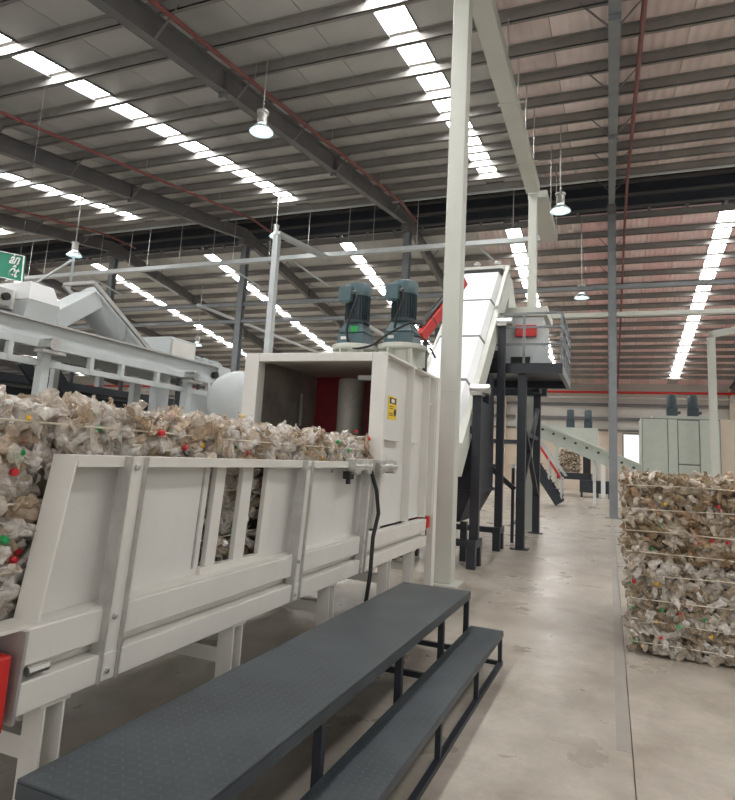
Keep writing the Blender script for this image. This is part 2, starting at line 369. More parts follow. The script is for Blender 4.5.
# main grey columns below the ridge, tied by struts
where = {0: 'far to the right beyond the frame', 1: 'standing in the aisle between the far doorway and the dark platform',
         2: 'rising behind the two green gear motors', 3: 'rising behind the round white drum at left', 4: 'rising behind the inclined white chute at far left'}
for k, X in enumerate(FX):
    if k == 0 or k > 4: continue
    c = root('building_column', (X, 22, 0), 'tall grey steel building column '+where[k], 'column', 'ridge columns')
    y = 22.
    m = MB(); m.box((X-.13, y-.15, .02), (X+.13, y-.13, ZR)).box((X-.13, y+.13, .02), (X+.13, y+.15, ZR)).box((X-.008, y-.13, .02), (X+.008, y+.13, ZR)); m.build('shaft', 'colgrey', c)
    MB().box((X-.26, y-.24, 0), (X+.26, y+.24, .02)).build('base_plate', 'colgrey', c)
    m = MB(); m.box((X-.14, y-.45, zr(y)-.25), (X+.14, y+.45, zr(y)+.02)); m.build('head_plate', 'rafter', c)
for x0, x1, z, h, mt_, lb in ((-52, XR+4, 7.80, .13, 'colgrey', 'upper long grey strut beam tying the ridge columns together'), (-52, -8.0, 7.03, .12, 'colgrey', 'lower grey strut beam tying the left ridge columns together'),
                        (-2.2, 9., 6.83, .15, 'cream', 'pale horizontal beam crossing behind the aisle column below the far roof')):
    m = MB(); m.box((x0, 21.9, z-h/2), (x1, 21.93, z+h/2)).box((x0, 21.93, z-h/2), (x1, 22.1, z-h/2+.015)).box((x0, 21.93, z+h/2-.015), (x1, 22.1, z+h/2))
    m.build('strut_beam', mt_, None, lb, 'beam')

# red sprinkler pipes under the purlins
for X, lb in ((.57, 'red sprinkler pipe beside the rafter directly above the aisle'), (-6.85, 'red sprinkler pipe beside the dark rafter above the bell lamp'),
              (-13.1, 'red sprinkler pipe crossing the left roof below the longest rooflight'), (-20.6, 'thin red sprinkler pipe at the far left of the roof'), (7.6, 'red sprinkler pipe at the right edge of the roof')):
    r = root('sprinkler_pipe', (X, RY, 9), lb, 'pipe', 'roof sprinkler pipes')
    pts = [(X, y, zr(y)+.22) for y in (-3.5, 5, 12, 19.5)] + [(X, 21.3, zr(21.3)-.05)]
    if X > 0: pts += [(X, 21.6, zr(21.6)-.06)] + [(X, y, zr(y)+.12) for y in (23.8, 30, 38, 46.)]
    MB().tube(pts, .045, 8).build('pipe_run', 'pipered', r, smooth=True)
    for y in (6.1, 9.85, 13.6, 17.3) + ((27., 32., 37., 42.) if X > 0 else ()):
        MB().tube([(X, y, zr(y)+.2), (X, y, zr(y)+.75)], .008, 5).build('pipe_hanger', 'zinc', r)
m = MB(); m.tube([(-55, 46.3, 6.95), (-20, 46.3, 6.95), (8.5, 46.3, 6.95)], .085, 8); m.build('fire_main_pipe', 'red', None, 'long straight red fire main running along the top of the far wall', 'pipe')
m = MB(); m.tube([(-55, 46.3, 6.55), (12, 46.3, 6.55)], .05, 8); m.build('wall_pipe', 'walls', None, 'thin pale pipe under the red fire main on the far wall', 'pipe')

# ================================================================== WHITE OVERHEAD FRAMES AND TRAYS
def post(X, Y, ztop, wd, label, m='cream'):
    r = root('frame_post', (X, Y, 0), label, 'post', 'white overhead frame posts')
    MB().box((X-wd/2, Y-wd/2, .02), (X+wd/2, Y+wd/2, ztop)).build('shaft', m, r, bev=.012)
    MB().box((X-wd/2-.1, Y-wd/2-.1, 0), (X+wd/2+.1, Y+wd/2+.1, .02)).build('base_plate', m, r)
    MB().box((X-wd/2-.01, Y-wd/2-.01, ztop-.02), (X+wd/2+.01, Y+wd/2+.01, ztop)).build('cap_plate', m, r)
    MB().box((X-wd/2-.002, Y-wd/2-.002, 2.5), (X+wd/2+.002, Y+wd/2+.002, 2.506)).build('weld_seam', 'zinc', r)
    return r
post(-2.02, 8.1, 8.6, .24, 'tall cream square post standing beside the baler hood')
post(-1.83, 15.6, 8.6, .215, 'cream square post rising behind the inclined conveyor top')
post(-9.95, 16.3, 8.45, .20, 'slender white post rising from behind the baler hood', 'lgrey')
post(3.36, 24., 6.35, .24, 'cream square post beside the pale green far cabinet')
def tray(name, a, b, wd, h, label, lips=True, rods=(), mt='cream'):
    r = root(name, ((a[0]+b[0])/2, (a[1]+b[1])/2, a[2]), label, 'cable tray', 'white overhead trays')
    MB().beam(a, b, wd, h).build('tray_body', mt, r, bev=.008)
    for p in rods:
        q = zs(p[1])-PH if not (Y1-.2 < p[1] < Y2+.2) else zs(Y1)+1.2
        MB().tube([(p[0], p[1], a[2]-.0), (p[0], p[1], q+.05)], .014, 5).build('hanger_rod', 'zinc', r)
    return r
t = tray('overhead_tray', (-1.82, -3, 8.72), (-1.82, 15.44, 8.72), .34, .24, 'wide cream tray overhead running from the tall post along the aisle',
     rods=[(-1.98, 9.9), (-1.62, 9.9), (-1.98, 12.4), (-1.62, 12.4), (-1.98, 14.0), (-1.62, 14.0)][:0] + [(-1.645, 9.95), (-1.645, 11.3), (-1.645, 12.5), (-1.645, 14.0)])
for y in (5., 11.2, 13.7):
    MB().box((-2.02, y-.03, 8.585), (-1.5, y+.03, 8.60)).build('joint_clamp', 'cream', t)
tray('overhead_tray', (-1.74, 15.76, 8.70), (-1.74, 19.2, 8.70), .50, .20, 'short cream tray beyond the post that carries the long tray', rods=[(-1.47, 16.6), (-1.47, 18.4)])
rods = []
x = -3.0
while x > -26: rods += [(x, 20.)]; x -= (1.0 if int(x*2) % 3 else 1.7)
tx = tray('cross_tray', (-27, 20., 9.02), (-1.9, 20., 9.02), .22, .17, 'long thin white tray crossing the hall below the dark ridge', rods=rods, mt='lgrey')
for x in (-4.2, -11.5, -14.5, -19., -22.):
    MB().beam((x, 20, 8.95), (x+.9, 21.6, 8.3), .06, .06).build('drop_arm', 'lgrey', tx)
tray('overhead_tray', (-9.95, 16.3, 8.52), (-9.95, 19.9, 8.9), .22, .14, 'short white tray from the slender post back to the cross tray', mt='lgrey')
tray('overhead_tray', (3.36, 23.9, 6.45), (9., 27.2, 8.1), .24, .24, 'sloping cream tray rising to the right from the post by the far cabinet')
tray('overhead_tray', (-9.3, 23, 6.9), (-9.3, 40, 6.9), .14, .14, 'thin white tray running away from the ridge columns above the white drum', mt='lgrey')
tray('overhead_tray', (-16.5, 21, 7.6), (-16.5, 40, 7.6), .12, .12, 'thin white tray running away above the inclined chute at left', mt='lgrey')

# high-bay lamps
def lamp(x, y, z, s, label):
    r = root('high_bay_lamp', (x, y, z), label, 'lamp', 'bell-shaped high-bay lamps')
    MB().lathe((x, y, z), [(.25*s, 0), (.245*s, .02), (.19*s, .08*s), (.11*s, .15*s), (.10*s, .15*s), (.18*s, .07*s), (.235*s, .012), (.243*s, 0)], 20, caps=False).build('lamp_shade', 'lampshade', r, smooth=True)
    MB().lathe((x, y, z), [(.095*s, .17*s), (.1*s, .2*s), (.1*s, .40*s), (.125*s, .42*s), (.125*s, .46*s), (.05*s, .48*s)], 16).build('lamp_housing', 'zinc', r, smooth=True)
    MB().lathe((x, y, z), [(.02, .03), (.075*s, .06*s), (.08*s, .12*s), (.04*s, .16*s)], 12).build('bulb', 'bulb', r, smooth=True)
    zt = zs(y)-.03 if not (Y1-.2 < y < Y2+.2) else zr(y)
    MB().tube([(x, y, z+.47*s), (x, y, zt+.03)], .016, 6).build('rod', 'zinc', r)
lamp(-6.62, 9.9, 8.03, 1., 'bell lamp hanging beside the dark rafter, largest of the lamps')
lamp(-1.14, 15.5, 8.05, 1.05, 'bell lamp hanging just right of the post behind the conveyor')
lamp(-.90, 22.6, 7.62, 1.05, 'bell lamp hanging under the far roof above the dark platform railing')
lamp(-11.3, 18.4, 9.28, .95, 'small bell lamp above the slender white post')
lamp(-17.2, 15, 7.85, 1.05, 'bell lamp above the white box hopper at far left')
lamp(-21., 27., 7.0, 1.1, 'distant bell lamp hanging above the inclined white chute')
lamp(-16.8, 28., 6.1, 1.1, 'distant bell lamp hanging left of the grey column behind the drum')
m = root('lamp_bracket', (-17.6, 15.2, 7.0), 'white angled bracket under the bell lamp at far left', 'bracket')
MB().beam((-17.2, 15.0, 8.05), (-17.55, 15.3, 6.7), .08, .08).build('upright', 'lgrey', m)
MB().beam((-17.25, 15.05, 7.75), (-18.5, 14.7, 6.85), .06, .06).build('brace', 'lgrey', m)

# ================================================================== BALER: open trough, hood, motors
XO = -2.0
def XW(z): return XO+.05*(z-.7)                  # the trough side leans a little outward
def tb(mb, y0, y1, z0, z1, d0, d1, mi=0, ysk=0.):
    """box on the leaning side wall, d measured outward (+) from the wall's outer plane"""
    a, b = XW(z0), XW(z1)
    return mb.hexa([(a+d0,y0-ysk*0,z0),(a+d1,y0,z0),(a+d1,y1,z0),(a+d0,y1,z0),(b+d0,y0,z1),(b+d1,y0,z1),(b+d1,y1,z1),(b+d0,y1,z1)], mi)
tr = root('baler_trough', (-2.8, 4, 0), 'white steel baler trough with ribbed side wall holding the long bale', 'baler')
# wall frame: near end flange (slanting), top flange, far end, panels recessed
m = MB(); za, zb = .90, 1.53
m.hexa([(XW(za)-.13,1.79,za),(XW(za)+.0,1.79,za),(XW(za),1.80,za),(XW(za)-.13,1.80,za),(XW(zb)-.13,1.85,zb),(XW(zb),1.85,zb),(XW(zb),1.86,zb),(XW(zb)-.13,1.86,zb)])
m.build('end_flange', 'white', tr, bev=.004)
m = MB(); tb(m, 1.85, 5.42, 1.515, 1.535, -.13, 0); tb(m, 1.86, 5.42, 1.49, 1.515, -.012, 0); m.build('top_flange', 'white', tr)
m = MB(); tb(m, 1.35, 5.42, .90, .912, -.13, 0); m.build('bottom_flange', 'white', tr)
m = MB(); m.hexa([(XW(.9)-.10,1.80,.91),(XW(.9)-.088,1.80,.91),(XW(.9)-.088,2.86,.91),(XW(.9)-.10,2.86,.91),(XW(1.52)-.10,1.86,1.52),(XW(1.52)-.088,1.86,1.52),(XW(1.52)-.088,2.86,1.52),(XW(1.52)-.10,2.86,1.52)])
m.build('side_panel', 'panel', tr)
m = MB(); tb(m, 3.47, 5.42, .91, 1.52, -.10, -.088); m.build('side_panel', 'panel', tr)
for y0, y1, dd in ((2.90, 2.99, -.0), (3.17, 3.28, .0), (3.45, 3.54, -.0)):
    m = MB(); tb(m, y0, y1, .91, 1.515, -.105, -.07); m.build('slot_bar', 'white', tr, bev=.004)
m = MB(); tb(m, 2.85, 3.5, .912, .95, -.105, -.06); m.build('slot_sill', 'white', tr)
m = MB(); tb(m, 2.80, 2.815, .95, 1.50, -.088, -.083); m.build('panel_seam', 'zinc', tr)
for y, wd_ in ((2.165, .088), (3.84, .09), (5.04, .085)):          # channel ribs over the whole side
    r = MB(); tb(r, y-wd_/2, y+wd_/2, .60, 1.535, -.02, .018)
    rb = r.build('side_rib', 'white', tr)
    f = MB(); tb(f, y-wd_/2-.012, y-wd_/2, .60, 1.535, -.03, .036); f.build('rib_flange', 'zinc', rb)
    f = MB(); tb(f, y+wd_/2, y+wd_/2+.012, .60, 1.535, -.03, .036); f.build('rib_flange', 'zinc', rb)
    for z in (.64, .86, 1.49):
        f = MB(); f.lathe((XW(z)+.018, y, z), [(.013, 0), (.013, .012), (.008, .014)], 6, 'X'); f.build('bolt', 'steel', rb)
for z0, z1, d0, d1, nm in ((.765, .90, -.10, .005, 'upper_rail'), (.715, .765, -.10, -.055, 'rail_web'), (.60, .715, -.10, .022, 'lower_rail')):
    m = MB(); tb(m, 1.735, 7.05, z0, z1, d0, d1); m.build(nm, 'white', tr, bev=.006)
m = MB(); tb(m, 1.722, 1.735, .58, .90, -.14, .03); m.build('rail_end_plate', 'zinc', tr)
m = MB(); m.box((-3.62, 1.2, .60), (-2.1, 7.0, .66)); m.build('trough_bed', 'inner', tr)
m = MB(); m.box((-3.66, 1.2, .60), (-3.58, 5.5, 1.5)); m.build('back_wall', 'white', tr)
m = MB(); m.tube([(-1.99, 1.77, .745), (-1.99, 1.86, .745)], .018, 8); m.build('locating_pin', 'steel', tr)
for y in (1.93, 3.2, 4.5, 5.82, 6.62):
    l = MB(); x = XO-.05
    l.box((x-.05, y-.05, .0), (x+.05, y-.04, .6)).box((x-.05, y+.04, 0), (x+.05, y+.05, .6)).box((x-.05, y-.04, 0), (x-.04, y+.04, .6))
    lg = l.build('leg', 'white', tr)
    MB().box((x-.06, y-.07, .585), (x+.055, y+.07, .6)).build('leg_cap', 'white', lg)
    MB().box((-3.5, y-.04, .38), (x-.05, y+.04, .46)).build('cross_tie', 'white', tr)
    MB().box((-3.6, y-.05, 0), (-3.5, y+.05, .6)).build('leg', 'white', tr)
rbk = root('end_lock_block', (-2.0, 1.5, .6), 'bright red steel block at the near end of the baler trough', 'block')
MB().box((-2.16, 1.40, .565), (-1.975, 1.69, .83)).build('block_body', 'red', rbk, bev=.01)
MB().box((-2.10, 1.40, .0), (-2.04, 1.5, .565)).build('block_foot', 'white', rbk)

# hood
HX0, HX1, HY0, HY1, HZ = -3.60, -2.0, 5.46, 7.30, 2.60
hd = root('baler_hood', ((HX0+HX1)/2, 6.4, .6), 'tall white baler press hood with open front and caution sticker', 'baler')
MB().box((HX0, HY0, .62), (HX0+.17, HY0+.14, HZ)).build('front_post', 'white', hd, bev=.008)
MB().box((HX1-.15, HY0, .92), (HX1, HY0+.06, HZ)).build('front_post', 'white', hd, bev=.008)
MB().box((HX0+.17, HY0, HZ-.09), (HX1-.15, HY0+.14, HZ)).build('front_lintel', 'white', hd, bev=.008)
MB().box((HX0, HY0+.14, HZ-.03), (HX1-.09, HY1, HZ)).build('top_plate', 'white', hd)
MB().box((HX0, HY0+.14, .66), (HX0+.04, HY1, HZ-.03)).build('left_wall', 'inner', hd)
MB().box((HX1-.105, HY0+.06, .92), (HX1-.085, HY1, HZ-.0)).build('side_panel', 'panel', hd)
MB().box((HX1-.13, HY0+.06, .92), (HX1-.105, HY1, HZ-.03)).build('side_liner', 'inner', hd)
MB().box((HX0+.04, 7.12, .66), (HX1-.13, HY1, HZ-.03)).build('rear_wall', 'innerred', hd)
MB().box((HX1-.085, HY0+.06, HZ-.02), (HX1, HY1, HZ)).build('side_top_flange', 'white', hd)
for y, dpt in ((6.38, .0), (7.02, 0.), (7.25, .02)):
    MB().box((HX1-.085, y-.012, .92), (HX1+dpt, y+.012, HZ-.02)).build('side_rib', 'white', hd)
for y0, y1 in ((5.52, 6.368), (6.392, 7.008)):
    MB().box((HX1-.085, y0, 1.755), (HX1-.02, y1-.25, 1.767)).build('side_stiffener', 'white', hd)
MB().box((HX1-.085, 7.032, HZ-.35), (HX1-.03, 7.238, HZ-.33)).build('side_stiffener', 'white', hd)
for z in (1.2, 1.5, 1.8, 2.1, 2.4): MB().lathe((HX1-.085, 7.1, z), [(.015, 0), (.015, .02), (.01, .022)], 6, 'X').build('bolt', 'steel', hd)
# things inside the mouth: vertical roller, white guide, bolted red plate
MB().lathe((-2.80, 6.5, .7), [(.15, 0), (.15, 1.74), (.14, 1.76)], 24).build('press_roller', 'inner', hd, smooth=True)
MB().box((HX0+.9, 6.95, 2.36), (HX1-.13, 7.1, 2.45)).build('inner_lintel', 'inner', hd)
MB().box((-2.6, 6.2, 2.42), (-2.2, 6.3, 2.47)).build('guide_plate', 'brightwhite', hd)
for x in (-2.62, -2.4, -2.2, -3.0):
    for z in (1.95, 2.2): MB().box((x-.03, 7.09, z-.03), (x+.03, 7.12, z+.03)).build('bolt_plate', 'inner', hd)
MB().box((-3.52, 6.6, 1.9), (-3.48, 6.8, 2.3)).build('liner_bracket', 'inner', hd)
# caution sticker
st = MB(); st.box((HX1-.085, 5.80, 1.975), (HX1-.079, 6.06, 2.21)); sk = st.build('caution_sticker', 'yellow', hd)
MB().box((HX1-.079, 5.83, 2.135), (HX1-.0775, 6.03, 2.195)).build('sticker_band', 'black', sk)
MB().lathe((HX1-.0775, 5.93, 2.165), [(.022, 0), (.022, .0015)], 12, 'X').build('sticker_oval', 'capwhite', sk)
MB().box((HX1-.0775, 5.88, 2.148), (HX1-.0762, 5.98, 2.182)).build('sticker_oval', 'capwhite', sk)
MB().lathe((HX1-.079, 6.01, 2.05), [(.04, 0), (.04, .0015)], 10, 'X').build('sticker_symbol', 'black', sk)
for z in (2.10, 2.08, 2.03, 2.01): MB().box((HX1-.079, 5.83, z), (HX1-.0778, 5.95, z+.008)).build('sticker_line', 'black', sk)
# red stop at the foot of the hood
MB().box((-2.01, 7.06, .80), (-1.96, 7.12, .93)).build('foot_stop', 'red', hd, bev=.006)
MB().box((HX1-.05, 7.28, .0), (HX1+.03, 7.42, HZ)).build('rear_post', 'white', hd, bev=.006)

# latch cylinders at the end of the trough
def latch(y0, y1, label):
    r = root('latch_clamp', (-1.93, (y0+y1)/2, 1.47), label, 'clamp', 'trough latches')
    MB().tube([(-1.93, y0, 1.50), (-1.93, y1, 1.50)], .045, 12).build('barrel', 'steel', r, smooth=True)
    MB().box((-1.985, y0+.02, 1.44), (-1.89, y0+.12, 1.565)).build('clamp_block', 'zinc', r, bev=.008)
    MB().box((-1.985, y1-.1, 1.44), (-1.89, y1-.02, 1.565)).build('clamp_block', 'zinc', r, bev=.008)
    return r
lt = latch(4.58, 4.96, 'steel latch clamp left of the last trough rib')
latch(5.14, 5.62, 'steel latch clamp against the baler hood post')
m = MB(); m.box((-1.99, 4.55, 1.40), (-1.93, 4.64, 1.46)).box((-1.97, 4.57, 1.36), (-1.95, 4.62, 1.40)); m.build('latch_handle', 'black', lt)

hs = MB()
hs.tube([(-1.94, 5.05, 1.46), (-1.90, 5.1, 1.30), (-1.885, 5.14, 1.1), (-1.91, 5.1, .9), (-1.90, 5.05, .6), (-1.93, 5.04, .3), (-1.97, 5.08, .03)], .018, 8)
hs.build('hydraulic_hose', 'black', None, 'black hydraulic hose hanging down beside the last trough rib', 'hose', smooth=True)

# gear motors
def motor(x, y, label, green):
    r = root('gear_motor', (x, y, HZ), label, 'motor', 'gear motors on the baler hood')
    n = 24
    MB().lathe((x, y, HZ), [(.24, 0), (.24, .015), (.17, .02), (.16, .2), (.275, .21), (.285, .225), (.285, .255), (.27, .262)], n).build('flange_base', 'cream', r, smooth=True)
    for a in range(6):
        t = a*math.pi/3+.2; q = MB(); q.beam((x+.165*math.cos(t), y+.165*math.sin(t), HZ+.11), (x+.27*math.cos(t), y+.27*math.sin(t), HZ+.11), .015, .19); q.build('base_web', 'cream', r)
    z = HZ+.262
    b = MB(); b.hexa([(x-.17,y-.17,z),(x+.17,y-.17,z),(x+.17,y+.17,z),(x-.17,y+.17,z),(x-.165,y-.165,z+.13),(x+.165,y-.165,z+.13),(x+.165,y+.165,z+.13),(x-.165,y+.165,z+.13)])
    b.hexa([(x-.165,y-.165,z+.145),(x+.165,y-.165,z+.145),(x+.165,y+.165,z+.145),(x-.165,y+.165,z+.145),(x-.11,y-.11,z+.27),(x+.11,y-.11,z+.27),(x+.11,y+.11,z+.27),(x-.11,y+.11,z+.27)])
    b.box((x-.15, y-.15, z+.13), (x+.15, y+.15, z+.145))
    g = b.build('gearbox', 'motor', r, bev=.018)
    MB().box((x-.12, y-.177, z+.06), (x-.05, y-.17, z+.095)).build('rating_plate', 'capwhite', g)
    if green: MB().box((x+.0, y-.178, z+.145), (x+.085, y-.165, z+.215)).build('green_label', mat('label_green', (.03, .40, .09), .5), g)
    MB().lathe((x, y, z), [(.14, .265), (.155, .27), (.155, .30), (.13, .31), (.13, .62), (.14, .625)], n).build('motor_body', 'motordark', r, smooth=True)
    for a in range(28):
        t = 2*math.pi*a/28; q = MB(); q.beam((x+.135*math.cos(t), y+.135*math.sin(t), z+.32), (x+.135*math.cos(t), y+.135*math.sin(t), z+.60), .008, .03, (math.cos(t), math.sin(t), 0)); q.build('cooling_fin', 'motordark', r)
    MB().lathe((x, y, z), [(.152, .60), (.155, .61), (.155, .72), (.145, .75), (.11, .765), (.03, .77)], n).build('fan_cowl', 'motor', r, smooth=True)
    tb_ = MB().box((x-.16, y-.24, z+.50), (x+.0, y-.12, z+.69)).build('terminal_box', 'motor', r, bev=.015)
    MB().tube([(x+.0, y-.19, z+.62), (x+.04, y-.2, z+.62)], .02, 8).build('cable_gland', 'steel', tb_)
    return z
MXA, MXB, MY = -2.80, -2.215, 6.55
zm = motor(MXA, MY, 'left teal gear motor with green label on the baler hood', True)
motor(MXB, MY, 'right teal gear motor on the baler hood', False)
def cable(pts, name, label, r=.014, n=40):
    P = [Vector(p) for p in pts]; out = []
    P = [2*P[0]-P[1]]+P+[2*P[-1]-P[-2]]
    for i in range(1, len(P)-2):
        for k in range(6):
            t = k/6; a, b, c, d_ = P[i-1:i+3]
            out.append(.5*((2*b)+(c-a)*t+(2*a-5*b+4*c-d_)*t*t+(3*b-a-3*c+d_)*t**3))
    out.append(P[-2]); m = MB(); m.tube(out, r, 7); return m.build(name, 'black', None, label, 'cable', smooth=True)
cable([(MXA+.04, MY-.2, zm+.62), (MXA+.08, MY-.24, zm+.52), (MXA+.02, MY-.25, zm+.33), (MXA-.02, MY-.24, zm+.12), (MXA+.06, MY-.22, zm-.05), (MXA+.3, MY-.24, zm-.03), (MXB-.12, MY-.24, zm+.08), (MXB+.15, MY-.22, zm+.22), (MXB+.2, MY+.2, zm+.30), (MXB+.0, MY+.85, zm+.52), (MXB-.1, MY+1.8, zm+1.0), (MXB-.1, MY+2.9, zm+1.6)],
      'motor_cable', 'black cable looping from the left gear motor past the right one')
cable([(MXB+.04, MY-.2, zm+.62), (MXB+.07, MY-.24, zm+.5), (MXB+.0, MY-.24, zm+.3), (MXB-.03, MY-.22, zm+.16)], 'motor_cable', 'short black cable drooping down the right gear motor')
cable([(MXB+.17, MY-.1, zm+.10), (MXB+.3, MY-.1, zm+.05), (MXB+.4, MY, zm-.14)], 'motor_cable', 'black cable from the right gearbox down to the hood top', .011)

# ================================================================== INCLINED CONVEYOR AND DARK SUPPORTS
cv = root('inclined_conveyor', (-2.55, 10, 1.5), 'white covered conveyor rising steeply behind the cream post', 'conveyor')
TY, TZ = 13.0, 5.80; BY, BZ = 9.0, 1.98
CX0, CX1 = -3.03, -2.13
def cz(y): return BZ+(TZ-BZ)*(y-BY)/(TY-BY)
nseg = 4
for i in range(nseg):
    a = BY+(TY-BY)*i/nseg+.012; b = BY+(TY-BY)*(i+1)/nseg-.012
    m = MB(); za, zb = cz(a), cz(b)
    m.add([(CX0,a,za-.12),(CX0+.06,a,za),(CX1-.10,a,za),(CX1,a,za-.14),(CX0,b,zb-.12),(CX0+.06,b,zb),(CX1-.10,b,zb),(CX1,b,zb-.14)],
          [(0,1,5,4),(1,2,6,5),(2,3,7,6),(0,4,7,3),(0,3,2,1),(4,5,6,7)])
    c = fix(m.build('cover_panel', 'brightwhite', cv))
    m = MB(); g_ = .014; a, b = b-.006, b+.03; za, zb = cz(a)+g_, cz(b)+g_
    m.add([(CX0-g_,a,za-.12-g_),(CX0+.06-g_/2,a,za),(CX1-.10+g_/2,a,za),(CX1+g_,a,za-.14-g_),(CX0-g_,b,zb-.12-g_),(CX0+.06-g_/2,b,zb),(CX1-.10+g_/2,b,zb),(CX1+g_,b,zb-.14-g_)],
          [(0,1,5,4),(1,2,6,5),(2,3,7,6),(0,4,7,3),(0,3,2,1),(4,5,6,7)])
    fix(m.build('cover_joint', 'rafter', cv))
for x0, x1, nm in ((CX0-.07, CX0, 'side_frame'), (CX1, CX1+.10, 'side_frame')):
    m = MB(); m.hexa([(x0,BY,BZ-.62),(x1,BY,BZ-.62),(x1,TY+.1,TZ-.62),(x0,TY+.1,TZ-.62),(x0,BY,BZ-.13),(x1,BY,BZ-.13),(x1,TY+.1,TZ-.08),(x0,TY+.1,TZ-.08)]); m.build(nm, 'cream', cv)
m = MB(); m.hexa([(CX0,BY,BZ-.62),(CX1,BY,BZ-.62),(CX1,TY,TZ-.62),(CX0,TY,TZ-.62),(CX0,BY,BZ-.57),(CX1,BY,BZ-.57),(CX1,TY,TZ-.57),(CX0,TY,TZ-.57)]); m.build('belt_pan', 'rafter', cv)
m = MB(); m.box((CX0-.09, TY+.02, TZ-.02), (CX1+.12, TY+.1, TZ+.09)); m.build('head_frame', 'cream', cv, bev=.01)
m = MB(); m.beam((CX0-.05, TY-.5, cz(TY-.5)+.03), (CX0-.05, TY+.06, TZ+.06), .07, .07); m.build('head_cheek', 'cream', cv)
m = MB(); m.beam((CX1+.07, TY-1.2, cz(TY-1.2)-.03), (CX1+.07, TY+.06, TZ+.06), .07, .07); m.build('head_cheek', 'cream', cv)
MB().box((CX0+.02, TY-.10, TZ-.35), (CX1-.02, TY+.0, TZ-.02)).build('head_throat', 'black', cv)
for x in (-2.75, -2.3): MB().lathe((x, TY+.15, TZ+.09), [(.04, 0), (.04, .05), (.07, .06), (.07, .12), (.03, .14)], 12).build('beacon_lamp', 'zinc', cv, smooth=True)
m = MB(); m.hexa([(CX0,TY+.1,4.45),(CX1+.1,TY+.1,4.45),(CX1+.25,TY+.9,4.45),(CX0,TY+.9,4.45),(CX0,TY+.1,TZ-.1),(CX1+.1,TY+.1,TZ-.1),(CX1+.1,TY+.6,TZ-.1),(CX0,TY+.6,TZ-.1)]); m.build('discharge_chute', 'cream', cv)
# conveyor stands, in dark steel
def stand(y, top, zk, label):
    r = root('conveyor_stand', (-2.6, y, 0), label, 'stand', 'dark stands under the inclined conveyor')
    for x in (-1.93, -3.2):
        MB().box((x-.07, y-.06, zk), (x+.07, y+.06, top)).build('post', 'dark', r, bev=.006)
        for yy in (y-.16, y+.22):
            MB().box((x-.065, yy-.06, .0), (x+.065, yy+.06, zk-.12)).build('foot', 'dark', r)
        MB().box((x-.07, y-.23, zk-.12), (x+.07, y+.29, zk)).build('skid', 'dark', r)
    MB().box((-3.13, y-.05, zk-.12), (-2.0, y+.05, zk-.02)).build('cross_beam', 'dark', r)
    MB().box((-3.13, y-.05, top-.6), (-2.0, y+.05, top-.48)).build('cross_beam', 'dark', r)
    b = MB(); b.tube([(-2.05, y, top+.1), (-1.74, y, top+.1)], .085, 14); b.build('bearing', 'steel', r, smooth=True)
    MB().box((-2.02, y-.12, top), (-1.84, y+.12, top+.05)).build('bearing_foot', 'zinc', r)
stand(9.55, 2.62, .42, 'nearer dark steel stand carrying the inclined conveyor')
stand(11.75, 4.22, .42, 'farther dark steel stand carrying the inclined conveyor')
m = root('dark_hopper', (-2.6, 10.7, .8), 'large dark steel hopper between the two conveyor stands', 'hopper')
q = MB(); q.hexa([(-3.05,9.9,.62),(-2.25,9.9,.62),(-2.25,11.4,.62),(-3.05,11.4,.62),(-3.12,9.72,1.1),(-2.02,9.72,1.1),(-2.02,11.6,1.1),(-3.12,11.6,1.1)]); q.build('cone', 'dark', m)
MB().box((-3.12, 9.72, 1.1), (-2.02, 11.6, 1.98)).build('body', 'dark', m, bev=.01)
MB().box((-3.12, 10.45, 1.98), (-2.03, 11.6, 2.62)).build('body_step', 'dark', m)
MB().box((-3.12, 11.1, 2.62), (-2.04, 11.6, 3.2)).build('body_step', 'dark', m)
for z in (1.08, 1.5): MB().box((-3.16, 9.69, z), (-1.99, 11.63, z+.06)).build('rib', 'dark', m)
for x in (-3.0, -2.2): MB().box((x-.05, 10.0, 0), (x+.05, 10.1, .62)).build('hopper_leg', 'dark', m)
# second machine deck with railings, housing and red panel
dk = root('machine_platform', (-1.8, 13.2, 0), 'dark steel platform with railings on tall dark posts beyond the conveyor', 'platform')
DX0, DX1, DY0, DY1, DZ = -4.4, -.82, 12.0, 14.5, 3.34
MB().box((DX0, DY0, DZ+.16), (DX1, DY1, DZ+.2)).build('deck_plate', 'dark', dk)
for a, b in (((DX0, DY0, DZ), (DX1, DY0+.08, DZ+.16)), ((DX0, DY1-.08, DZ), (DX1, DY1, DZ+.16)), ((DX1-.08, DY0+.08, DZ), (DX1, DY1-.08, DZ+.16)), ((DX0, DY0+.08, DZ), (DX0+.08, DY1-.08, DZ+.16))):
    MB().box(a, b).build('edge_beam', 'colgrey' if a[0] == DX1-.08 else 'dark', dk)
for x, y in ((-1.58, 12.15), (-1.62, 15.2), (-3.9, 12.15), (-3.9, 15.2)):
    MB().box((x-.08, y-.08, .02), (x+.08, y+.08, DZ if y < 14.6 else DZ-.1)).build('post', 'dark', dk)
    MB().box((x-.16, y-.14, 0), (x+.16, y+.14, .02)).build('post_foot', 'dark', dk)
MB().box((-4, 15.1, DZ-.1), (-1.4, 15.3, DZ+.1)).build('rear_beam', 'dark', dk)
MB().box((-1.66, 14.5, DZ-.08), (-1.5, 15.1, DZ+.1)).build('rear_beam', 'dark', dk)
for a, b in (((-1.6, 12.25, 1.0), (-1.6, 15.1, 2.9)), ((-1.6, 12.25, 2.6), (-1.6, 15.1, .9)), ((-1.7, 12.2, 1.1), (-3.8, 12.2, 2.8)), ((-1.62, 12.25, 2.2), (-1.62, 15.1, 2.2))):
    MB().beam(a, b, .09, .09).build('brace', 'dark', dk)
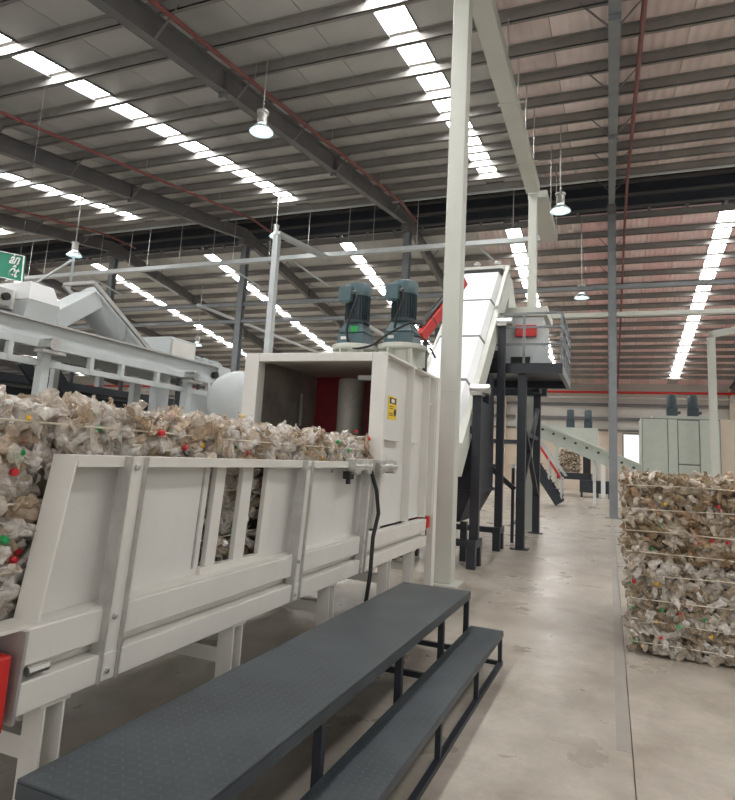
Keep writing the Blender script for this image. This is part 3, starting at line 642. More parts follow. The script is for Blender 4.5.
for z in (.38, .72, 1.0):
    MB().box((-2.7, DY0+.02, DZ+.2+z-.02), (DX1, DY0+.06, DZ+.2+z+.02)).build('rail', 'colgrey', dk)
    MB().box((DX1-.04, DY0, DZ+.2+z-.02), (DX1, DY1, DZ+.2+z+.02)).build('rail', 'colgrey', dk)
for x, y in ((-2.2, DY0+.04), (DX1-.02, DY0+.04), (DX1-.02, DY0+.85), (DX1-.02, DY0+1.65), (DX1-.02, DY1-.03), (-1.55, DY0+.04)):
    MB().box((x-.022, y-.022, DZ+.2), (x+.022, y+.022, DZ+1.22)).build('rail_post', 'colgrey', dk)
hz_ = root('machine_housing', (-1.9, 13.4, DZ+.2), 'pale machine housing standing on the dark platform behind the railing', 'machine')
MB().box((-3.3, 13.05, DZ+.2), (-1.28, 14.3, 4.72)).build('housing', 'lgrey', hz_, bev=.02)
MB().box((-3.35, 13.0, 4.72), (-1.2, 14.35, 4.92)).build('lid', 'cream', hz_, bev=.01)
for x in (-2.35, -1.75): MB().box((x-.2, 13.02, DZ+.28), (x+.2, 13.05, DZ+.5)).build('vent', 'black', hz_)
q = MB(); q.hexa([(-1.6,13.0,DZ+.2),(-1.0,13.0,DZ+.2),(-1.0,13.4,DZ+.2),(-1.6,13.4,DZ+.2),(-1.45,13.0,DZ+.75),(-1.3,13.0,DZ+.75),(-1.3,13.4,DZ+.75),(-1.45,13.4,DZ+.75)]); q.build('foot_gusset', 'lgrey', hz_)
MB().box((-1.85, 12.96, 4.27), (-1.42, 13.05, 4.52)).build('red_panel', 'red', hz_, bev=.01)
# red belt guard left of the cream post
rg = root('red_guard', (-2.95, 10, 3), 'bright red sloping guard between the gear motors and the cream post', 'guard')
GA, GB = Vector((-2.72, 8.9, 3.45)), Vector((-2.30, 9.9, 4.62))
MB().beam(GA, GB, .12, .16).build('guard_body', 'red', rg, bev=.01)
for t in (.25, .55): MB().beam(GA.lerp(GB, t), GA.lerp(GB, t+.012), .125, .165).build('guard_joint', 'black', rg)
MB().tube([GA+Vector((0, -.02, .16)), GA.lerp(GB, .5)+Vector((0, -.02, .13)), GB+Vector((0, 0, .18))], .025, 7).build('guard_cable', 'black', rg)
for t in (.12, .7): p = GA.lerp(GB, t); MB().box((p.x-.03, p.y-.03, cz(p.y)-.02), (p.x+.03, p.y+.03, p.z)).build('guard_stay', 'dark', rg)

rk = root('guard_frame', (-1.85, 13.9, 0), 'white topped dark guard frame standing under the dark platform', 'frame')
for y in (13.0, 14.75): MB().box((-1.88, y-.03, 0), (-1.82, y+.03, 1.5)).build('upright', 'dark', rk)
MB().box((-1.89, 12.96, 1.5), (-1.81, 14.79, 1.58)).build('top_bar', 'brightwhite', rk)
MB().box((-1.88, 13.03, .35), (-1.82, 14.72, .41)).build('low_bar', 'dark', rk)

# ================================================================== WORK PLATFORM AND STEP
def along(o, piv, ang): o.rotation_euler = (0, 0, ang)
A = math.radians(-1.15)
pf = root('work_platform', (-1.085, 5.30, 0), 'long dark chequer-plate platform beside the baler trough', 'platform'); P0 = Vector((-1.085, 5.30, 0))
L1, PW, PZ = 3.73, .60, .52
def pb(a, b, nm, mt, par, bev=0): return MB().box(tuple(P0+Vector(a)), tuple(P0+Vector(b))).build(nm, mt, par, bev=bev)
pb((-PW, -L1, PZ-.012), (0, 0, PZ), 'deck', 'plate', pf, .003)
for a, b in (((-.03, -L1, PZ-.06), (0, 0, PZ-.012)), ((-PW, -L1, PZ-.06), (-PW+.03, 0, PZ-.012)), ((-PW+.03, -.04, PZ-.06), (-.03, 0, PZ-.012)), ((-PW+.03, -L1, PZ-.06), (-.03, -L1+.04, PZ-.012))): pb(a, b, 'edge_frame', 'plate', pf)
for y in (-.035, -.80, -1.70, -2.72, -3.69):
    for x in (-.045, -PW+.005): pb((x, y-.02, .0), (x+.04, y+.02, PZ-.06), 'leg', 'dark', pf)
    if y > -1: pb((-PW+.045, y-.015, .04), (-.045, y+.015, .08), 'cross_rail', 'dark', pf)
pb((-PW+.05, -L1, .03), (-PW+.06, -.9, PZ-.06), 'rear_dark_sheet', 'dark', pf)  # sheet added to blacken the space under the deck
pf.rotation_euler = (0, 0, A)
sf = root('step_bench', (-.80, 5.25, 0), 'lower dark step running in front of the chequer-plate platform', 'step'); P0 = Vector((-.80, 5.25, 0))
L2, SW, SZ = 4.1, .272, .26
pb((-SW, -L2, SZ-.012), (0, 0, SZ), 'tread', 'plate', sf, .003)
for a, b in (((-.025, -L2, SZ-.045), (0, 0, SZ-.012)), ((-SW, -L2, SZ-.045), (-SW+.025, 0, SZ-.012)), ((-SW+.025, -.03, SZ-.045), (-.025, 0, SZ-.012))): pb(a, b, 'edge_frame', 'plate', sf)
for y in (-.03, -.89, -1.81, -2.8, -4.0):
    for x in (-.035, -SW+.005): pb((x, y-.015, .03), (x+.03, y+.015, SZ-.045), 'leg', 'dark', sf)
pb((-.035, -L2, 0), (0, 0, .03), 'floor_rail', 'dark', sf); pb((-SW, -L2, 0), (-SW+.035, 0, .03), 'floor_rail', 'dark', sf); pb((-SW+.035, -.03, 0), (-.035, 0, .03), 'floor_rail', 'dark', sf)
sf.rotation_euler = (0, 0, A)

# ================================================================== BALES OF CRUSHED BOTTLES
rnd = random.Random(3)
def bottle_data(seed, kind, m):
    R = random.Random(seed); n = 12
    L = R.uniform(.13, .21); r = R.uniform(.027, .037); ph = R.uniform(0, 99); vs = []; fs = []
    if kind == 3:                                     # torn film or label sheet, crumpled
        k = 6; W = R.uniform(.07, .12); L *= .8
        for i in range(k+1):
            for j in range(k+1):
                p = Vector(((i/k-.5)*L, (j/k-.5)*W, 0)); q = p*26+Vector((ph, 3, 1))
                p += noise.noise_vector(q)*.022+noise.noise_vector(q*2.3)*.010; vs.append(p)
        for i in range(k):
            for j in range(k): a = i*(k+1)+j; fs.append((a, a+k+1, a+k+2, a+1))
    else:
        if kind == 0: prof = [(-.5, .5), (-.48, .95), (-.38, 1), (-.25, .8), (-.12, 1), (.0, .82), (.14, 1), (.26, .95), (.36, .55), (.42, .36), (.5, .36)]
        elif kind == 1: prof = [(-.5, .7), (-.45, 1.05), (-.3, .75), (-.15, 1.05), (0, .7), (.15, 1.0), (.3, .75), (.42, 1.0), (.5, .5)]
        else: prof = [(-.5, .5), (-.42, 1.15), (-.25, 1.35), (-.08, 1.05), (.1, 1.3), (.25, 1.0), (.4, 1.25), (.5, .6)]; L *= .8
        sq = R.uniform(.45, .85) if kind == 0 else R.uniform(.22, .6); bend = R.uniform(-.9, .9)
        for t, q in prof:
            dent = 1-.45*max(0, noise.noise(Vector((t*5, ph, 2))))
            for k in range(n):
                a = 2*math.pi*k/n
                fl_ = 1+(.11 if k % 2 else -.11)*(1 if abs(t) < .36 else .2)
                p = Vector((t*L, math.cos(a)*r*q*fl_, math.sin(a)*r*q*sq*dent*fl_))
                p += noise.noise_vector(p*30+Vector((ph, ph*2, 0)))*r*(.26 if kind == 0 else .40)+noise.noise_vector(p*75+Vector((ph, 5, 0)))*r*.2
                p.z += bend*t*t*L; vs.append(p)
        N = len(prof)
        for i in range(N-1):
            for k in range(n): fs.append((i*n+k, i*n+(k+1) % n, (i+1)*n+(k+1) % n, (i+1)*n+k))
        fs.append(tuple(range(n))[::-1]); fs.append(tuple((N-1)*n+k for k in range(n)))
    me = bpy.data.meshes.new('bottle'); me.from_pydata([tuple(v) for v in vs], [], fs); me.materials.append(MT[m])
    if (seed//100) % 3 == 0: me.polygons.foreach_set('use_smooth', [True]*len(me.polygons))
    return me
BOT = {m: [bottle_data(100*i+7, (0, 1, 2, 0, 1, 2, 0, 1, 0, 3)[i % 10], m) for i in range(20)] for m in ('petA', 'petB', 'petC')}
def cap_data(m):
    b = MB(); b.lathe((0,0,-.01), [(.016, 0), (.0175, .003), (.0175, .018), (.015, .021)], 10)
    me = bpy.data.meshes.new('bottle_cap'); me.from_pydata([tuple(v) for v in b.v], [], b.f); me.materials.append(MT[m]); return me
CAPS = {m: cap_data(m) for m in ('grn', 'blue', 'capred', 'capyel', 'capwhite')}
from mathutils import Euler
def orient(nrm, R):
    """long axis roughly in the face, mostly level, flattened along the normal"""
    nrm = Vector(nrm); lev = nrm.cross(Vector((0,0,1)))
    if lev.length < .1: lev = Vector((1,0,0))
    lev.normalize(); v = nrm.cross(lev)
    a = R.gauss(0, .55) if R.random() < .6 else R.uniform(0, 6.28)
    X = lev*math.cos(a)+v*math.sin(a); X = (X+nrm*R.gauss(0, .28)).normalized()
    if R.random() < .16: X = (nrm+lev*R.gauss(0, .5)+v*R.gauss(0, .5)).normalized()
    Z = (nrm-X*nrm.dot(X))
    if Z.length < .2: Z = lev-X*lev.dot(X)
    Z.normalize(); Y = Z.cross(X)
    q = Matrix((X, Y, Z)).transposed()
    return q @ Euler((R.gauss(0, .5), 0, 0)).to_matrix()
def bale(name, label, lo, hi, faces, wires, pet, seed, spacing=.056, ncap=60, group='bales of crushed bottles', capk=1., parts=300):
    """faces: (normal, u range, v range) areas of the box sides to be dressed with bottles"""
    R = random.Random(seed); lo = Vector(lo); hi = Vector(hi); c = (lo+hi)/2
    r = root(name, (c.x, c.y, lo.z), label, 'bale', group)
    m = MB(); i = .07
    nx, ny, nz = [max(2, int((hi[k]-lo[k])/.16)) for k in range(3)]
    def grid(o, du, dv, nu, nv):
        vs = []; fs = []
        for a in range(nu+1):
            for b in range(nv+1):
                p = o+du*(a/nu)+dv*(b/nv); vs.append(p+noise.noise_vector(p*5)*.03)
        for a in range(nu):
            for b in range(nv): q = a*(nv+1)+b; fs.append((q, q+nv+1, q+nv+2, q+1))
        m.add(vs, fs)
    a, b = lo+Vector((i,i,.02)), hi-Vector((i,i,i)); D = b-a
    X, Y, Z = Vector((D.x,0,0)), Vector((0,D.y,0)), Vector((0,0,D.z))
    grid(a, X, Z, nx, nz); grid(a+Y, Z, X, nz, nx); grid(a, Z, Y, nz, ny); grid(a+X, Y, Z, ny, nz); grid(a+Z, X, Y, nx, ny); grid(a, Y, X, ny, nx)
    m.build('core', 'gap_dark', r)
    spots = []
    for nrm, (u0, u1), (v0, v1), dens in faces:
        nrm = Vector(nrm); s = spacing/dens
        nu, nv = max(1, int((u1-u0)/s)), max(1, int((v1-v0)/(s*.8)))
        for p in range(nu):
            for q in range(nv):
                u = u0+(p+.5+R.uniform(-.5, .5))*(u1-u0)/nu; v = v0+(q+.5+R.uniform(-.5, .5))*(v1-v0)/nv
                d = -.034+R.gauss(0, .024)
                if abs(nrm.x) > .5: P = Vector(((hi.x if nrm.x > 0 else lo.x)+nrm.x*d, u, v))
                elif abs(nrm.y) > .5: P = Vector((u, (hi.y if nrm.y > 0 else lo.y)+nrm.y*d, v))
                else: P = Vector((u, v, hi.z+d))
                spots.append((P, nrm))
    R.shuffle(spots)
    org = ORG[r.name]; fill = MB(); nf = 0
    for k, (P, nrm) in enumerate(spots):
        me = R.choice(BOT[pet]); sc_ = R.uniform(.8, 1.2); Mx = orient(nrm, R)
        if k < parts:
            o = bpy.data.objects.new('bottle', me); COL.objects.link(o); o.parent = r; o.location = P-org
            o.rotation_euler = Mx.to_euler(); o.scale = (sc_, sc_, sc_)
        else:
            fill.add([Mx @ (Vector(v.co)*sc_)+P for v in me.vertices], [tuple(f.vertices) for f in me.polygons])
    # second layer of looser scraps below, joined
    for k in range(int(len(spots)*.55)):
        P, nrm = spots[k % len(spots)]; me = R.choice(BOT[pet]); Mx = orient(nrm, R); s_ = R.uniform(.6, .95)
        P2 = P-Vector(nrm)*.045+Vector((R.uniform(-.05, .05)*(1-abs(nrm[0])), R.uniform(-.05, .05)*(1-abs(nrm[1])), R.uniform(-.04, .04)*(1-abs(nrm[2]))))
        P2.z = max(P2.z, lo.z+.04)
        fill.add([Mx @ (Vector(v.co)*s_)+P2 for v in me.vertices], [tuple(f.vertices) for f in me.polygons])
    o = fill.build('bottle_scraps', pet, r, kind='stuff')
    for k in range(ncap):
        P, nrm = R.choice(spots); cm = R.choices(['capyel', 'capred', 'grn', 'blue', 'capwhite'], [4, 3.2, 2.6, .7, 2])[0]
        o = bpy.data.objects.new('bottle_cap', CAPS[cm]); COL.objects.link(o); o.parent = r
        o.location = P+Vector(nrm)*(.024*capk)+Vector((R.uniform(-.03, .03)*(1-abs(nrm[0])), R.uniform(-.03, .03)*(1-abs(nrm[1])), R.uniform(-.03, .03)))-org; s_ = R.uniform(.7, 1.05)*capk; o.scale = (s_, s_, s_)
        o.rotation_euler = (Vector(nrm)+Vector((R.gauss(0, .8), R.gauss(0, .8), R.gauss(0, .8)))).to_track_quat('Z', 'Y').to_euler()
    for z in wires:
        pts = []; e = .022
        loop = [(lo.x-e, lo.y-e), (hi.x+e, lo.y-e), (hi.x+e, hi.y+e), (lo.x-e, hi.y+e), (lo.x-e, lo.y-e)]
        for (x0, y0), (x1, y1) in zip(loop[:-1], loop[1:]):
            n = max(3, int(math.hypot(x1-x0, y1-y0)/.3))
            for j in range(n):
                t = j/n; pts.append((x0+(x1-x0)*t+R.gauss(0, .004), y0+(y1-y0)*t+R.gauss(0, .004), z+.012*math.sin(3*t+z*9)+R.gauss(0, .004)))
        pts.append((loop[-1][0], loop[-1][1], pts[0][2]))
        w_ = MB(); w_.tube(pts, .0045, 5); w_.build('tie_wire', 'wire', r)
    return r
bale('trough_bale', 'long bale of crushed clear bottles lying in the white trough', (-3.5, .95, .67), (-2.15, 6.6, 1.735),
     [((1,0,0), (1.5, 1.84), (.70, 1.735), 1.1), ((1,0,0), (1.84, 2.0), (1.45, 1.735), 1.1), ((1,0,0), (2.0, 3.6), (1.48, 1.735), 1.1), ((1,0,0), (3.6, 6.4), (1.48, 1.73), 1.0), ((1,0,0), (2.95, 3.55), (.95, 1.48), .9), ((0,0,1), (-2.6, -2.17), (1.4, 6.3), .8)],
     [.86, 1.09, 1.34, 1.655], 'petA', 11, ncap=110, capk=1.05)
FB = [((0,-1,0), (.16, 1.3), (0, 0), 1.0)]
def stack_bale(label, z0, z1, pet, seed, top, dx):
    lo = (.185+dx, 6.18, z0); hi = (1.6+dx, 7.8, z1)
    fc = [((0,-1,0), (lo[0], 1.15), (z0+.03, z1-.0), 1.0), ((-1,0,0), (6.18, 7.8), (z0+.03, z1), .75)]
    if top: fc.append(((0,0,1), (lo[0], 1.25), (6.2, 7.5), .8))
    n = 4; ws = [z0+(z1-z0)*(k+.55)/n for k in range(n)]
    return bale('bottle_bale', label, lo, hi, fc, ws, pet, seed, ncap=46, spacing=.058)
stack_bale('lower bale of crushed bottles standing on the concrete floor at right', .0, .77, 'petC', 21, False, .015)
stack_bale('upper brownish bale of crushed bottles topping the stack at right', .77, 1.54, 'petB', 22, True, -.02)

# ================================================================== LEFT SORTING LINE
sl = root('sorting_conveyor', (-7, 7.5, 0), 'long horizontal pale grey conveyor on white legs behind the trough bale', 'conveyor')
MB().box((-7.06, 2.0, 2.86), (-6.98, 9.6, 3.10)).build('side_plate', 'lgrey', sl, bev=.006)
MB().box((-7.0, 2.0, 3.08), (-6.9, 9.6, 3.105)).build('top_lip', 'zinc', sl)
MB().box((-7.02, 2.0, 2.76), (-6.93, 9.6, 2.86)).build('lower_channel', 'lgrey', sl, bev=.006)
MB().box((-8.1, 2.0, 2.95), (-7.06, 9.7, 3.0)).build('belt', 'black', sl)
MB().box((-8.16, 2.0, 2.80), (-8.08, 9.6, 3.10)).build('side_plate', 'lgrey', sl)
MB().box((-7.0, 2.0, 2.52), (-6.94, 10.2, 2.60)).build('lower_rail', 'lgrey', sl)
MB().box((-7.0, 2.0, 2.05), (-6.95, 10.2, 2.10)).build('lower_rail', 'lgrey', sl)
for y in (4.2, 5.3, 6.6, 7.2, 8.0, 9.4): MB().box((-7.0, y-.035, 2.55), (-6.93, y+.035, 2.76)).build('hanger_bar', 'lgrey', sl)
for y in (3.2, 5.78, 8.75):
    for x in (-6.92, -8.1):
        MB().beam((x, y-.03, 0), (x, y, 2.74), .12, .12, (1,0,0)).build('leg', 'lgrey', sl)
    MB().box((-8.1, y-.04, 1.6), (-6.92, y+.04, 1.7)).build('cross_bar', 'lgrey', sl)
    MB().tube([(-6.98, y-.02, 2.80), (-6.72, y-.02, 2.80)], .085, 12).build('roller_bearing', 'steel', sl, smooth=True)
    MB().box((-6.9, y-.18, 2.68), (-6.74, y+.18, 2.72)).build('bearing_plate', 'zinc', sl)
MB().box((-7.12, 9.6, 2.72), (-6.9, 10.0, 3.12)).build('tail_box', 'lgrey', sl, bev=.01)
MB().tube([(-6.95, 9.5, 2.93), (-6.86, 9.5, 2.93)], .06, 10).build('tail_bearing', 'black', sl)
hp = root('feed_hopper', (-7.5, 5.5, 3.1), 'pale grey box hopper sitting on the left end of the sorting conveyor', 'hopper')
q = MB(); q.hexa([(-8.0,5.5,3.11),(-7.06,5.5,3.11),(-7.06,5.95,3.11),(-8.0,5.95,3.11),(-8.0,5.5,3.36),(-7.0,5.5,3.36),(-7.0,6.0,3.36),(-8.0,6.0,3.36)]); q.build('hopper_body', 'lgrey', hp, bev=.006)
q = MB(); q.hexa([(-8.0,5.5,3.365),(-7.0,5.5,3.365),(-7.0,6.0,3.365),(-8.0,6.0,3.365),(-8.0,5.56,3.62),(-7.08,5.56,3.62),(-7.08,5.92,3.62),(-8.0,5.92,3.62)]); q.build('hopper_hood', 'brightwhite', hp, bev=.006)
MB().box((-8.0, 4.6, 3.22), (-7.25, 5.5, 3.48)).build('feed_spout', 'white', hp, bev=.008)
MB().box((-7.25, 5.2, 3.24), (-7.2, 5.42, 3.46)).build('shaft_plate', 'zinc', hp)
MB().tube([(-7.2, 5.31, 3.35), (-7.14, 5.31, 3.35)], .05, 10).build('shaft_end', 'black', hp)
ch = root('bent_chute', (-8.4, 7.6, 3), 'white bent chute rising and falling behind the sorting conveyor', 'chute')
def boxduct(pts, w_, h_, nm, mt, par):
    for a, b in zip(pts[:-1], pts[1:]): MB().beam(a, b, w_, h_).build(nm, mt, par, bev=.008)
boxduct([(-8.4, 6.2, 3.02), (-8.4, 6.95, 3.42), (-8.4, 7.75, 4.0)], .5, .3, 'chute_arm', 'lgrey', ch)
q = MB(); q.tube([(-8.45, 7.7, 4.02), (-8.45, 8.6, 3.52), (-8.45, 9.4, 3.0)], .27, 16); q.build('chute_barrel', 'lgrey', ch, smooth=True)
for (a, b) in (((-8.1, 7.55, 4.22), (-8.1, 9.7, 2.95)), ((-8.8, 7.55, 4.22), (-8.8, 9.7, 2.95))): MB().beam(a, b, .05, .07).build('chute_frame', 'zinc', ch)
MB().beam((-8.8, 7.55, 4.24), (-8.1, 7.55, 4.24), .05, .05).build('chute_frame', 'zinc', ch)
for t in (.35, .75): MB().lathe((-8.45, 7.7+2.2*t, 4.02-1.33*t), [(.3, -.015), (.3, .015)], 16, 'Y').build('chute_band', 'zinc', ch)
for y in (7.3, 9.2): MB().box((-8.5, y-.05, 0), (-8.4, y+.05, 3.3 if y < 8 else 2.9)).build('chute_leg', 'lgrey', ch)
bx = root('control_box', (-8.4, 9.6, 3), 'pale box on the sorting line between the bent chute and galvanised duct', 'box')
MB().box((-8.9, 9.6, 3.15), (-8.1, 10.4, 3.72)).build('box_body', 'lgrey', bx, bev=.01)
MB().box((-8.1, 9.65, 3.2), (-8.085, 10.35, 3.67)).build('box_door', 'white', bx)
MB().box((-8.8, 9.95, 0), (-8.6, 10.3, 3.15)).build('box_stand', 'lgrey', bx)
du = root('galvanised_duct', (-8.6, 11, 3.2), 'ribbed galvanised round duct left of the round white drum', 'duct')
MB().tube([(-8.7, 10.55, 3.40), (-8.7, 12.0, 3.40)], .19, 16).build('duct_run', 'duct', du, smooth=True)
for y in (10.65, 10.9, 11.2, 11.5, 11.9): MB().lathe((-8.7, y, 3.40), [(.21, -.02), (.21, .02)], 16, 'Y').build('duct_ring', 'duct', du)
for y in (10.7, 11.9): MB().box((-8.74, y-.04, 0), (-8.66, y+.04, 3.2)).build('duct_stand', 'dark', du)
dr = root('white_drum', (-5.7, 8.6, 1), 'round white drum housing behind the left post of the baler hood', 'drum')
MB().lathe((-5.75, 8.25, 2.36), [(.05, 0), (.34, .03), (.44, .10), (.48, .2), (.48, .34)], 28, 'Y').build('drum_end', 'lgrey', dr, smooth=True)
MB().lathe((-5.75, 8.59, 2.36), [(.52, 0), (.52, .03)], 28, 'Y').build('drum_flange', 'white', dr, smooth=True)
MB().lathe((-5.75, 8.62, 2.36), [(.49, 0), (.49, 1.5)], 8, 'Y').build('drum_body', 'lgrey', dr)
MB().box((-5.28, 9.05, 2.35), (-5.22, 9.15, 2.6)).build('drum_lug', 'white', dr)
for y in (8.95, 10.1): MB().box((-6.0, y-.06, 0), (-5.5, y+.06, 1.9)).build('drum_stand', 'lgrey', dr)
# dark structures behind the sorting line
dp = root('dark_gantry', (-12, 12, 0), 'dark steel gantry with stairs behind the sorting conveyor', 'gantry')
MB().box((-16, 9., 2.55), (-10, 14.5, 2.7)).build('gantry_deck', 'dark', dp)
for x in (-10.2, -12.5, -15):
    for y in (9.2, 11.6, 14.2): MB().box((x-.1, y-.1, 0), (x+.1, y+.1, 2.55)).build('gantry_post', 'dark', dp)
for z in (3.1, 3.5): MB().box((-10.05, 9, z), (-10.0, 14.5, z+.05)).build('gantry_rail', 'dark', dp)
for y in (9.05, 10.4, 11.8, 13.1, 14.4): MB().box((-10.05, y-.03, 2.7), (-9.99, y+.03, 3.55)).build('rail_post', 'dark', dp)
for x in (-9.6, -9.0):
    MB().beam((x, 7.6, 2.9), (x, 10.3, .2), .06, .2).build('stair_stringer', 'dark', dp)
for k in range(10): MB().box((-9.57, 7.75+.25*k, 2.6-.25*k), (-9.03, 7.95+.25*k, 2.63-.25*k)).build('stair_tread', 'dark', dp)
y = 4.0
while y < 19:
    MB().box((-10.45, y, .1), (-10.40, y+1.18, 2.5)).build('dark_screen', 'dark', dp); y += 1.2  # panels added so the background behind the sorting line stays dark
MB().box((-16, 4, 2.55), (-10, 9, 2.7)).build('gantry_deck', 'dark', dp)
for y in (4.2, 6.6): MB().box((-10.3, y-.1, 0), (-10.1, y+.1, 2.55)).build('gantry_post', 'dark', dp)
mc = root('dark_machine', (-13, 17, 0), 'broad dark machine block far behind the sorting line', 'machine')
MB().box((-22, 16, 0), (-11, 19, 3.0)).build('machine_body', 'dark', mc, bev=.02)
for x in (-21, -18.5, -16, -13.5): MB().box((x, 15.9, .2), (x+1.9, 16, 2.6)).build('machine_door', 'colgrey', mc)
mw = root('white_machine', (-9, 13, 0), 'pale machine body between the sorting conveyor tail and the drum', 'machine')
MB().box((-9.2, 11.2, 0), (-7.4, 13.8, 2.75)).build('machine_body', 'lgrey', mw, bev=.02)
MB().lathe((-8.3, 12.4, 2.75), [(.6, 0), (.45, .25), (.2, .3)], 20).build('machine_dome', 'lgrey', mw, smooth=True)

# green sign hanging at far left
sg = root('hanging_sign', (-11.2, 8, 4.5), 'green hanging sign with white slanted lettering at the left edge', 'sign')
SU = Vector((.69, 0, -.15)).normalized()
q = MB(); q.hexa([(-12.6,8,4.98),(-10.43,8,4.50),(-10.43,8.04,4.50),(-12.6,8.04,4.98),(-12.6,8,5.49),(-10.46,8,5.01),(-10.46,8.04,5.01),(-12.6,8.04,5.49)]); q.build('sign_board', 'green', sg)
q = MB()
q.beam((-12.6,7.99,5.49), (-10.44,7.99,5.01), .03, .012); q.beam((-12.6,7.99,4.98), (-10.42,7.99,4.50), .03, .012); q.beam((-10.455,7.99,5.01), (-10.425,7.99,4.50), .03, .012); q.build('sign_border', 'letter', sg)
def text(s, x, y, z, size, par):
    cu = bpy.data.curves.new('lettering', 'FONT'); cu.body = s; cu.size = size; cu.shear = .3; cu.extrude = .004; cu.offset = .004; cu.align_x = 'RIGHT'
    t = bpy.data.objects.new('lettering_source', cu); COL.objects.link(t); dg = bpy.context.evaluated_depsgraph_get(); dg.update()
    me = bpy.data.meshes.new_from_object(t.evaluated_get(dg)); bpy.data.objects.remove(t); me.materials.clear(); me.materials.append(MT['letter'])
    o = bpy.data.objects.new('lettering', me); COL.objects.link(o); o.parent = par; o.location = Vector((x, y, z))-ORG[par.name]; rx = Vector((2.17, 0, -.48)).normalized(); uz = Vector((0,-1,0)).cross(rx); o.rotation_euler = Matrix((rx, uz, Vector((0,-1,0)))).transposed().to_euler()
text('àn', -10.58, 7.985, 4.85, .30, sg); text('ết', -10.58, 7.985, 4.60, .30, sg)
for x in (-12.3, -10.6): MB().tube([(x, 8.02, 5.4 if x < -12 else 5.03), (x, 8.02, zs(8)-PH)], .004, 5).build('hanging_wire', 'rafter', sg)

# ================================================================== FAR END: cabinet, stairs, conveyor, second baler
cb = root('far_cabinet', (2.7, 29, 0), 'big pale green steel cabinet with two dark motors on top', 'cabinet')
MB().box((1.28, 28, 0), (4.15, 30.4, 3.78)).build('cabinet_body', 'rafter', cb)
MB().box((1.25, 28, 0), (1.28, 30.4, 3.78)).build('side_panel', 'pale', cb)
for x0, x1, z0, z1 in ((1.3, 2.23, .05, 3.74), (2.26, 2.60, .05, 3.74), (2.63, 3.38, 1.95, 3.70), (2.63, 3.38, .05, 1.90), (3.42, 4.12, .05, 3.74)):
    MB().box((x0, 27.97, z0), (x1, 28, z1)).build('cabinet_door', 'pale', cb, bev=.006)
MB().box((1.7, 28.1, 3.78), (3.9, 29.6, 3.9)).build('top_frame', 'pale', cb)
MB().box((4.15, 28.1, 0), (4.6, 29.6, 3.8)).build('side_cabinet', 'wallc', cb)
for x in (2.46, 3.24):
    g = MB(); g.box((x-.2, 28.3, 3.9), (x+.2, 28.7, 4.25)); g.box((x+.2, 28.42, 4.0), (x+.32, 28.55, 4.12)); mo = g.build('top_gearbox', 'motordark', cb)
    MB().lathe((x, 28.5, 4.25), [(.19, 0), (.19, .5), (.15, .56)], 16).build('top_motor', 'motordark', mo, smooth=True)
fs_ = root('red_rail_stair', (-2.4, 26, 0), 'dark steel stair with white posts and a red handrail', 'stair')
for y in (25.7, 26.6):
    MB().beam((-3.3, y, 2.3), (-1.85, y, .12), .08, .35).build('stringer', 'dark', fs_)
    MB().beam((-3.2, y, 3.2), (-1.75, y, 1.03), .05, .09 if y < 26 else .05).build('handrail', 'red' if y < 26 else 'lgrey', fs_)
    MB().beam((-3.2, y, 3.35), (-1.62, y, 1.2), .04, .05).build('top_rail', 'lgrey', fs_)
    for t in (0., .33, .66, 1.): MB().box((-3.2+1.42*t-.03, y-.03, 2.3-2.15*t), (-3.2+1.42*t+.03, y+.03, 3.3-2.15*t)).build('rail_post', 'lgrey', fs_)
for k in range(9): MB().box((-3.3+.165*k, 25.74, 2.35-.245*k), (-3.05+.165*k, 26.56, 2.39-.245*k)).build('tread', 'dark', fs_)
MB().box((-5.5, 25.6, 2.4), (-3.2, 27.2, 2.55)).build('landing', 'dark', fs_)
for x, y in ((-5.4, 25.7), (-3.4, 25.7), (-5.4, 27.1), (-3.4, 27.1)): MB().box((x-.06, y-.06, 0), (x+.06, y+.06, 2.4)).build('landing_post', 'dark', fs_)
fc = root('far_conveyor', (-1, 28, 1), 'pale green inclined conveyor descending towards the stacked bales', 'conveyor')
MB().beam((-3.9, 28.4, 3.55), (2.1, 28.4, 1.17), .6, .62).build('conveyor_body', 'pale', fc, bev=.02)
MB().beam((-3.9, 28.07, 3.80), (2.1, 28.07, 1.42), .06, .1).build('top_flange', 'pale', fc)
MB().beam((-3.9, 28.07, 3.24), (2.1, 28.07, .86), .06, .1).build('bottom_flange', 'pale', fc)
for k in range(13):
    t = (k+.5)/13; MB().beam((-3.9+6*t-.05, 28.09, 3.62-2.38*t), (-3.9+6*t+.05, 28.09, 3.60-2.38*t), .03, .09).build('side_hole', 'black', fc)
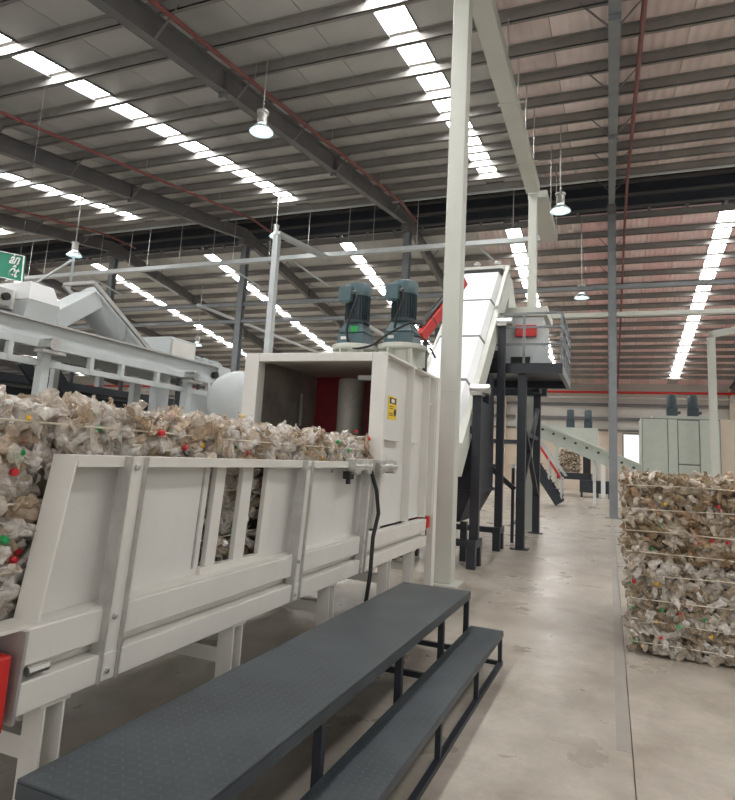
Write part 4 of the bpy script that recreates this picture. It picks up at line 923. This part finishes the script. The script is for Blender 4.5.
for t in (.0, .33, .66, 1.): MB().box((-3.9+6*t-.03, 28.05, 3.28-2.38*t), (-3.9+6*t+.03, 28.1, 3.82-2.38*t)).build('joint_strip', 'zinc', fc)
for x in (-3.2, -.6): MB().box((x-.06, 28.3, 0), (x+.06, 28.5, 2.9 if x < -2 else 1.9)).build('leg', 'brightwhite', fc)
fb = root('far_baler', (-1.6, 36, 0), 'distant second baler with two dark motors behind the green conveyor', 'baler')
MB().box((-2.9, 36, 2.7), (-.6, 38.5, 3.75)).build('upper_frame', 'pale', fb, bev=.01)
for x in (-2.85, -.75): MB().box((x, 36, 0), (x+.2, 36.2, 2.7)).build('frame_post', 'pale', fb)
MB().box((-2.7, 35.6, .9), (-.9, 38, 1.25)).build('bed', 'dark', fb)
MB().box((-1.5, 35.3, .25), (.1, 36.6, .9)).build('outfeed_table', 'dark', fb)
for x in (-1.4, -.0): MB().box((x-.06, 35.3, 0), (x+.06, 35.42, .25)).build('table_leg', 'dark', fb)
for x in (-2.05, -1.1):
    MB().box((x-.22, 36.4, 3.75), (x+.22, 36.84, 4.15)).build('gearbox', 'motordark', fb); MB().lathe((x, 36.62, 4.15), [(.2, 0), (.2, .6), (.15, .66)], 14).build('motor', 'motordark', fb, smooth=True)
MB().box((-1.35, 35.9, 1.25), (-.95, 36.1, 2.6)).build('ram', 'black', fb)
bale('bottle_bale', 'distant small bale of bottles inside the second baler', (-2.6, 35.9, 1.27), (-1.5, 37.6, 2.5), [((0,-1,0), (-2.6, -1.5), (1.3, 2.5), .8)], [1.5, 1.8, 2.1, 2.4], 'petB', 31, spacing=.08, ncap=0, parts=120)
wp = root('white_bollard', (-.3, 35, 0), 'white upright panel post beside the distant second baler', 'post')
MB().box((-.42, 35, 0), (-.2, 35.06, 2.5)).build('panel', 'brightwhite', wp); MB().box((-.5, 34.9, 0), (-.12, 35.16, .04)).build('foot', 'lgrey', wp)
MB().box((.05, 45.6, .0), (.5, 46.0, .7)).build('fire_box', 'red', None, 'small red fire cabinet on the floor by the far wall', 'cabinet', bev=.03)
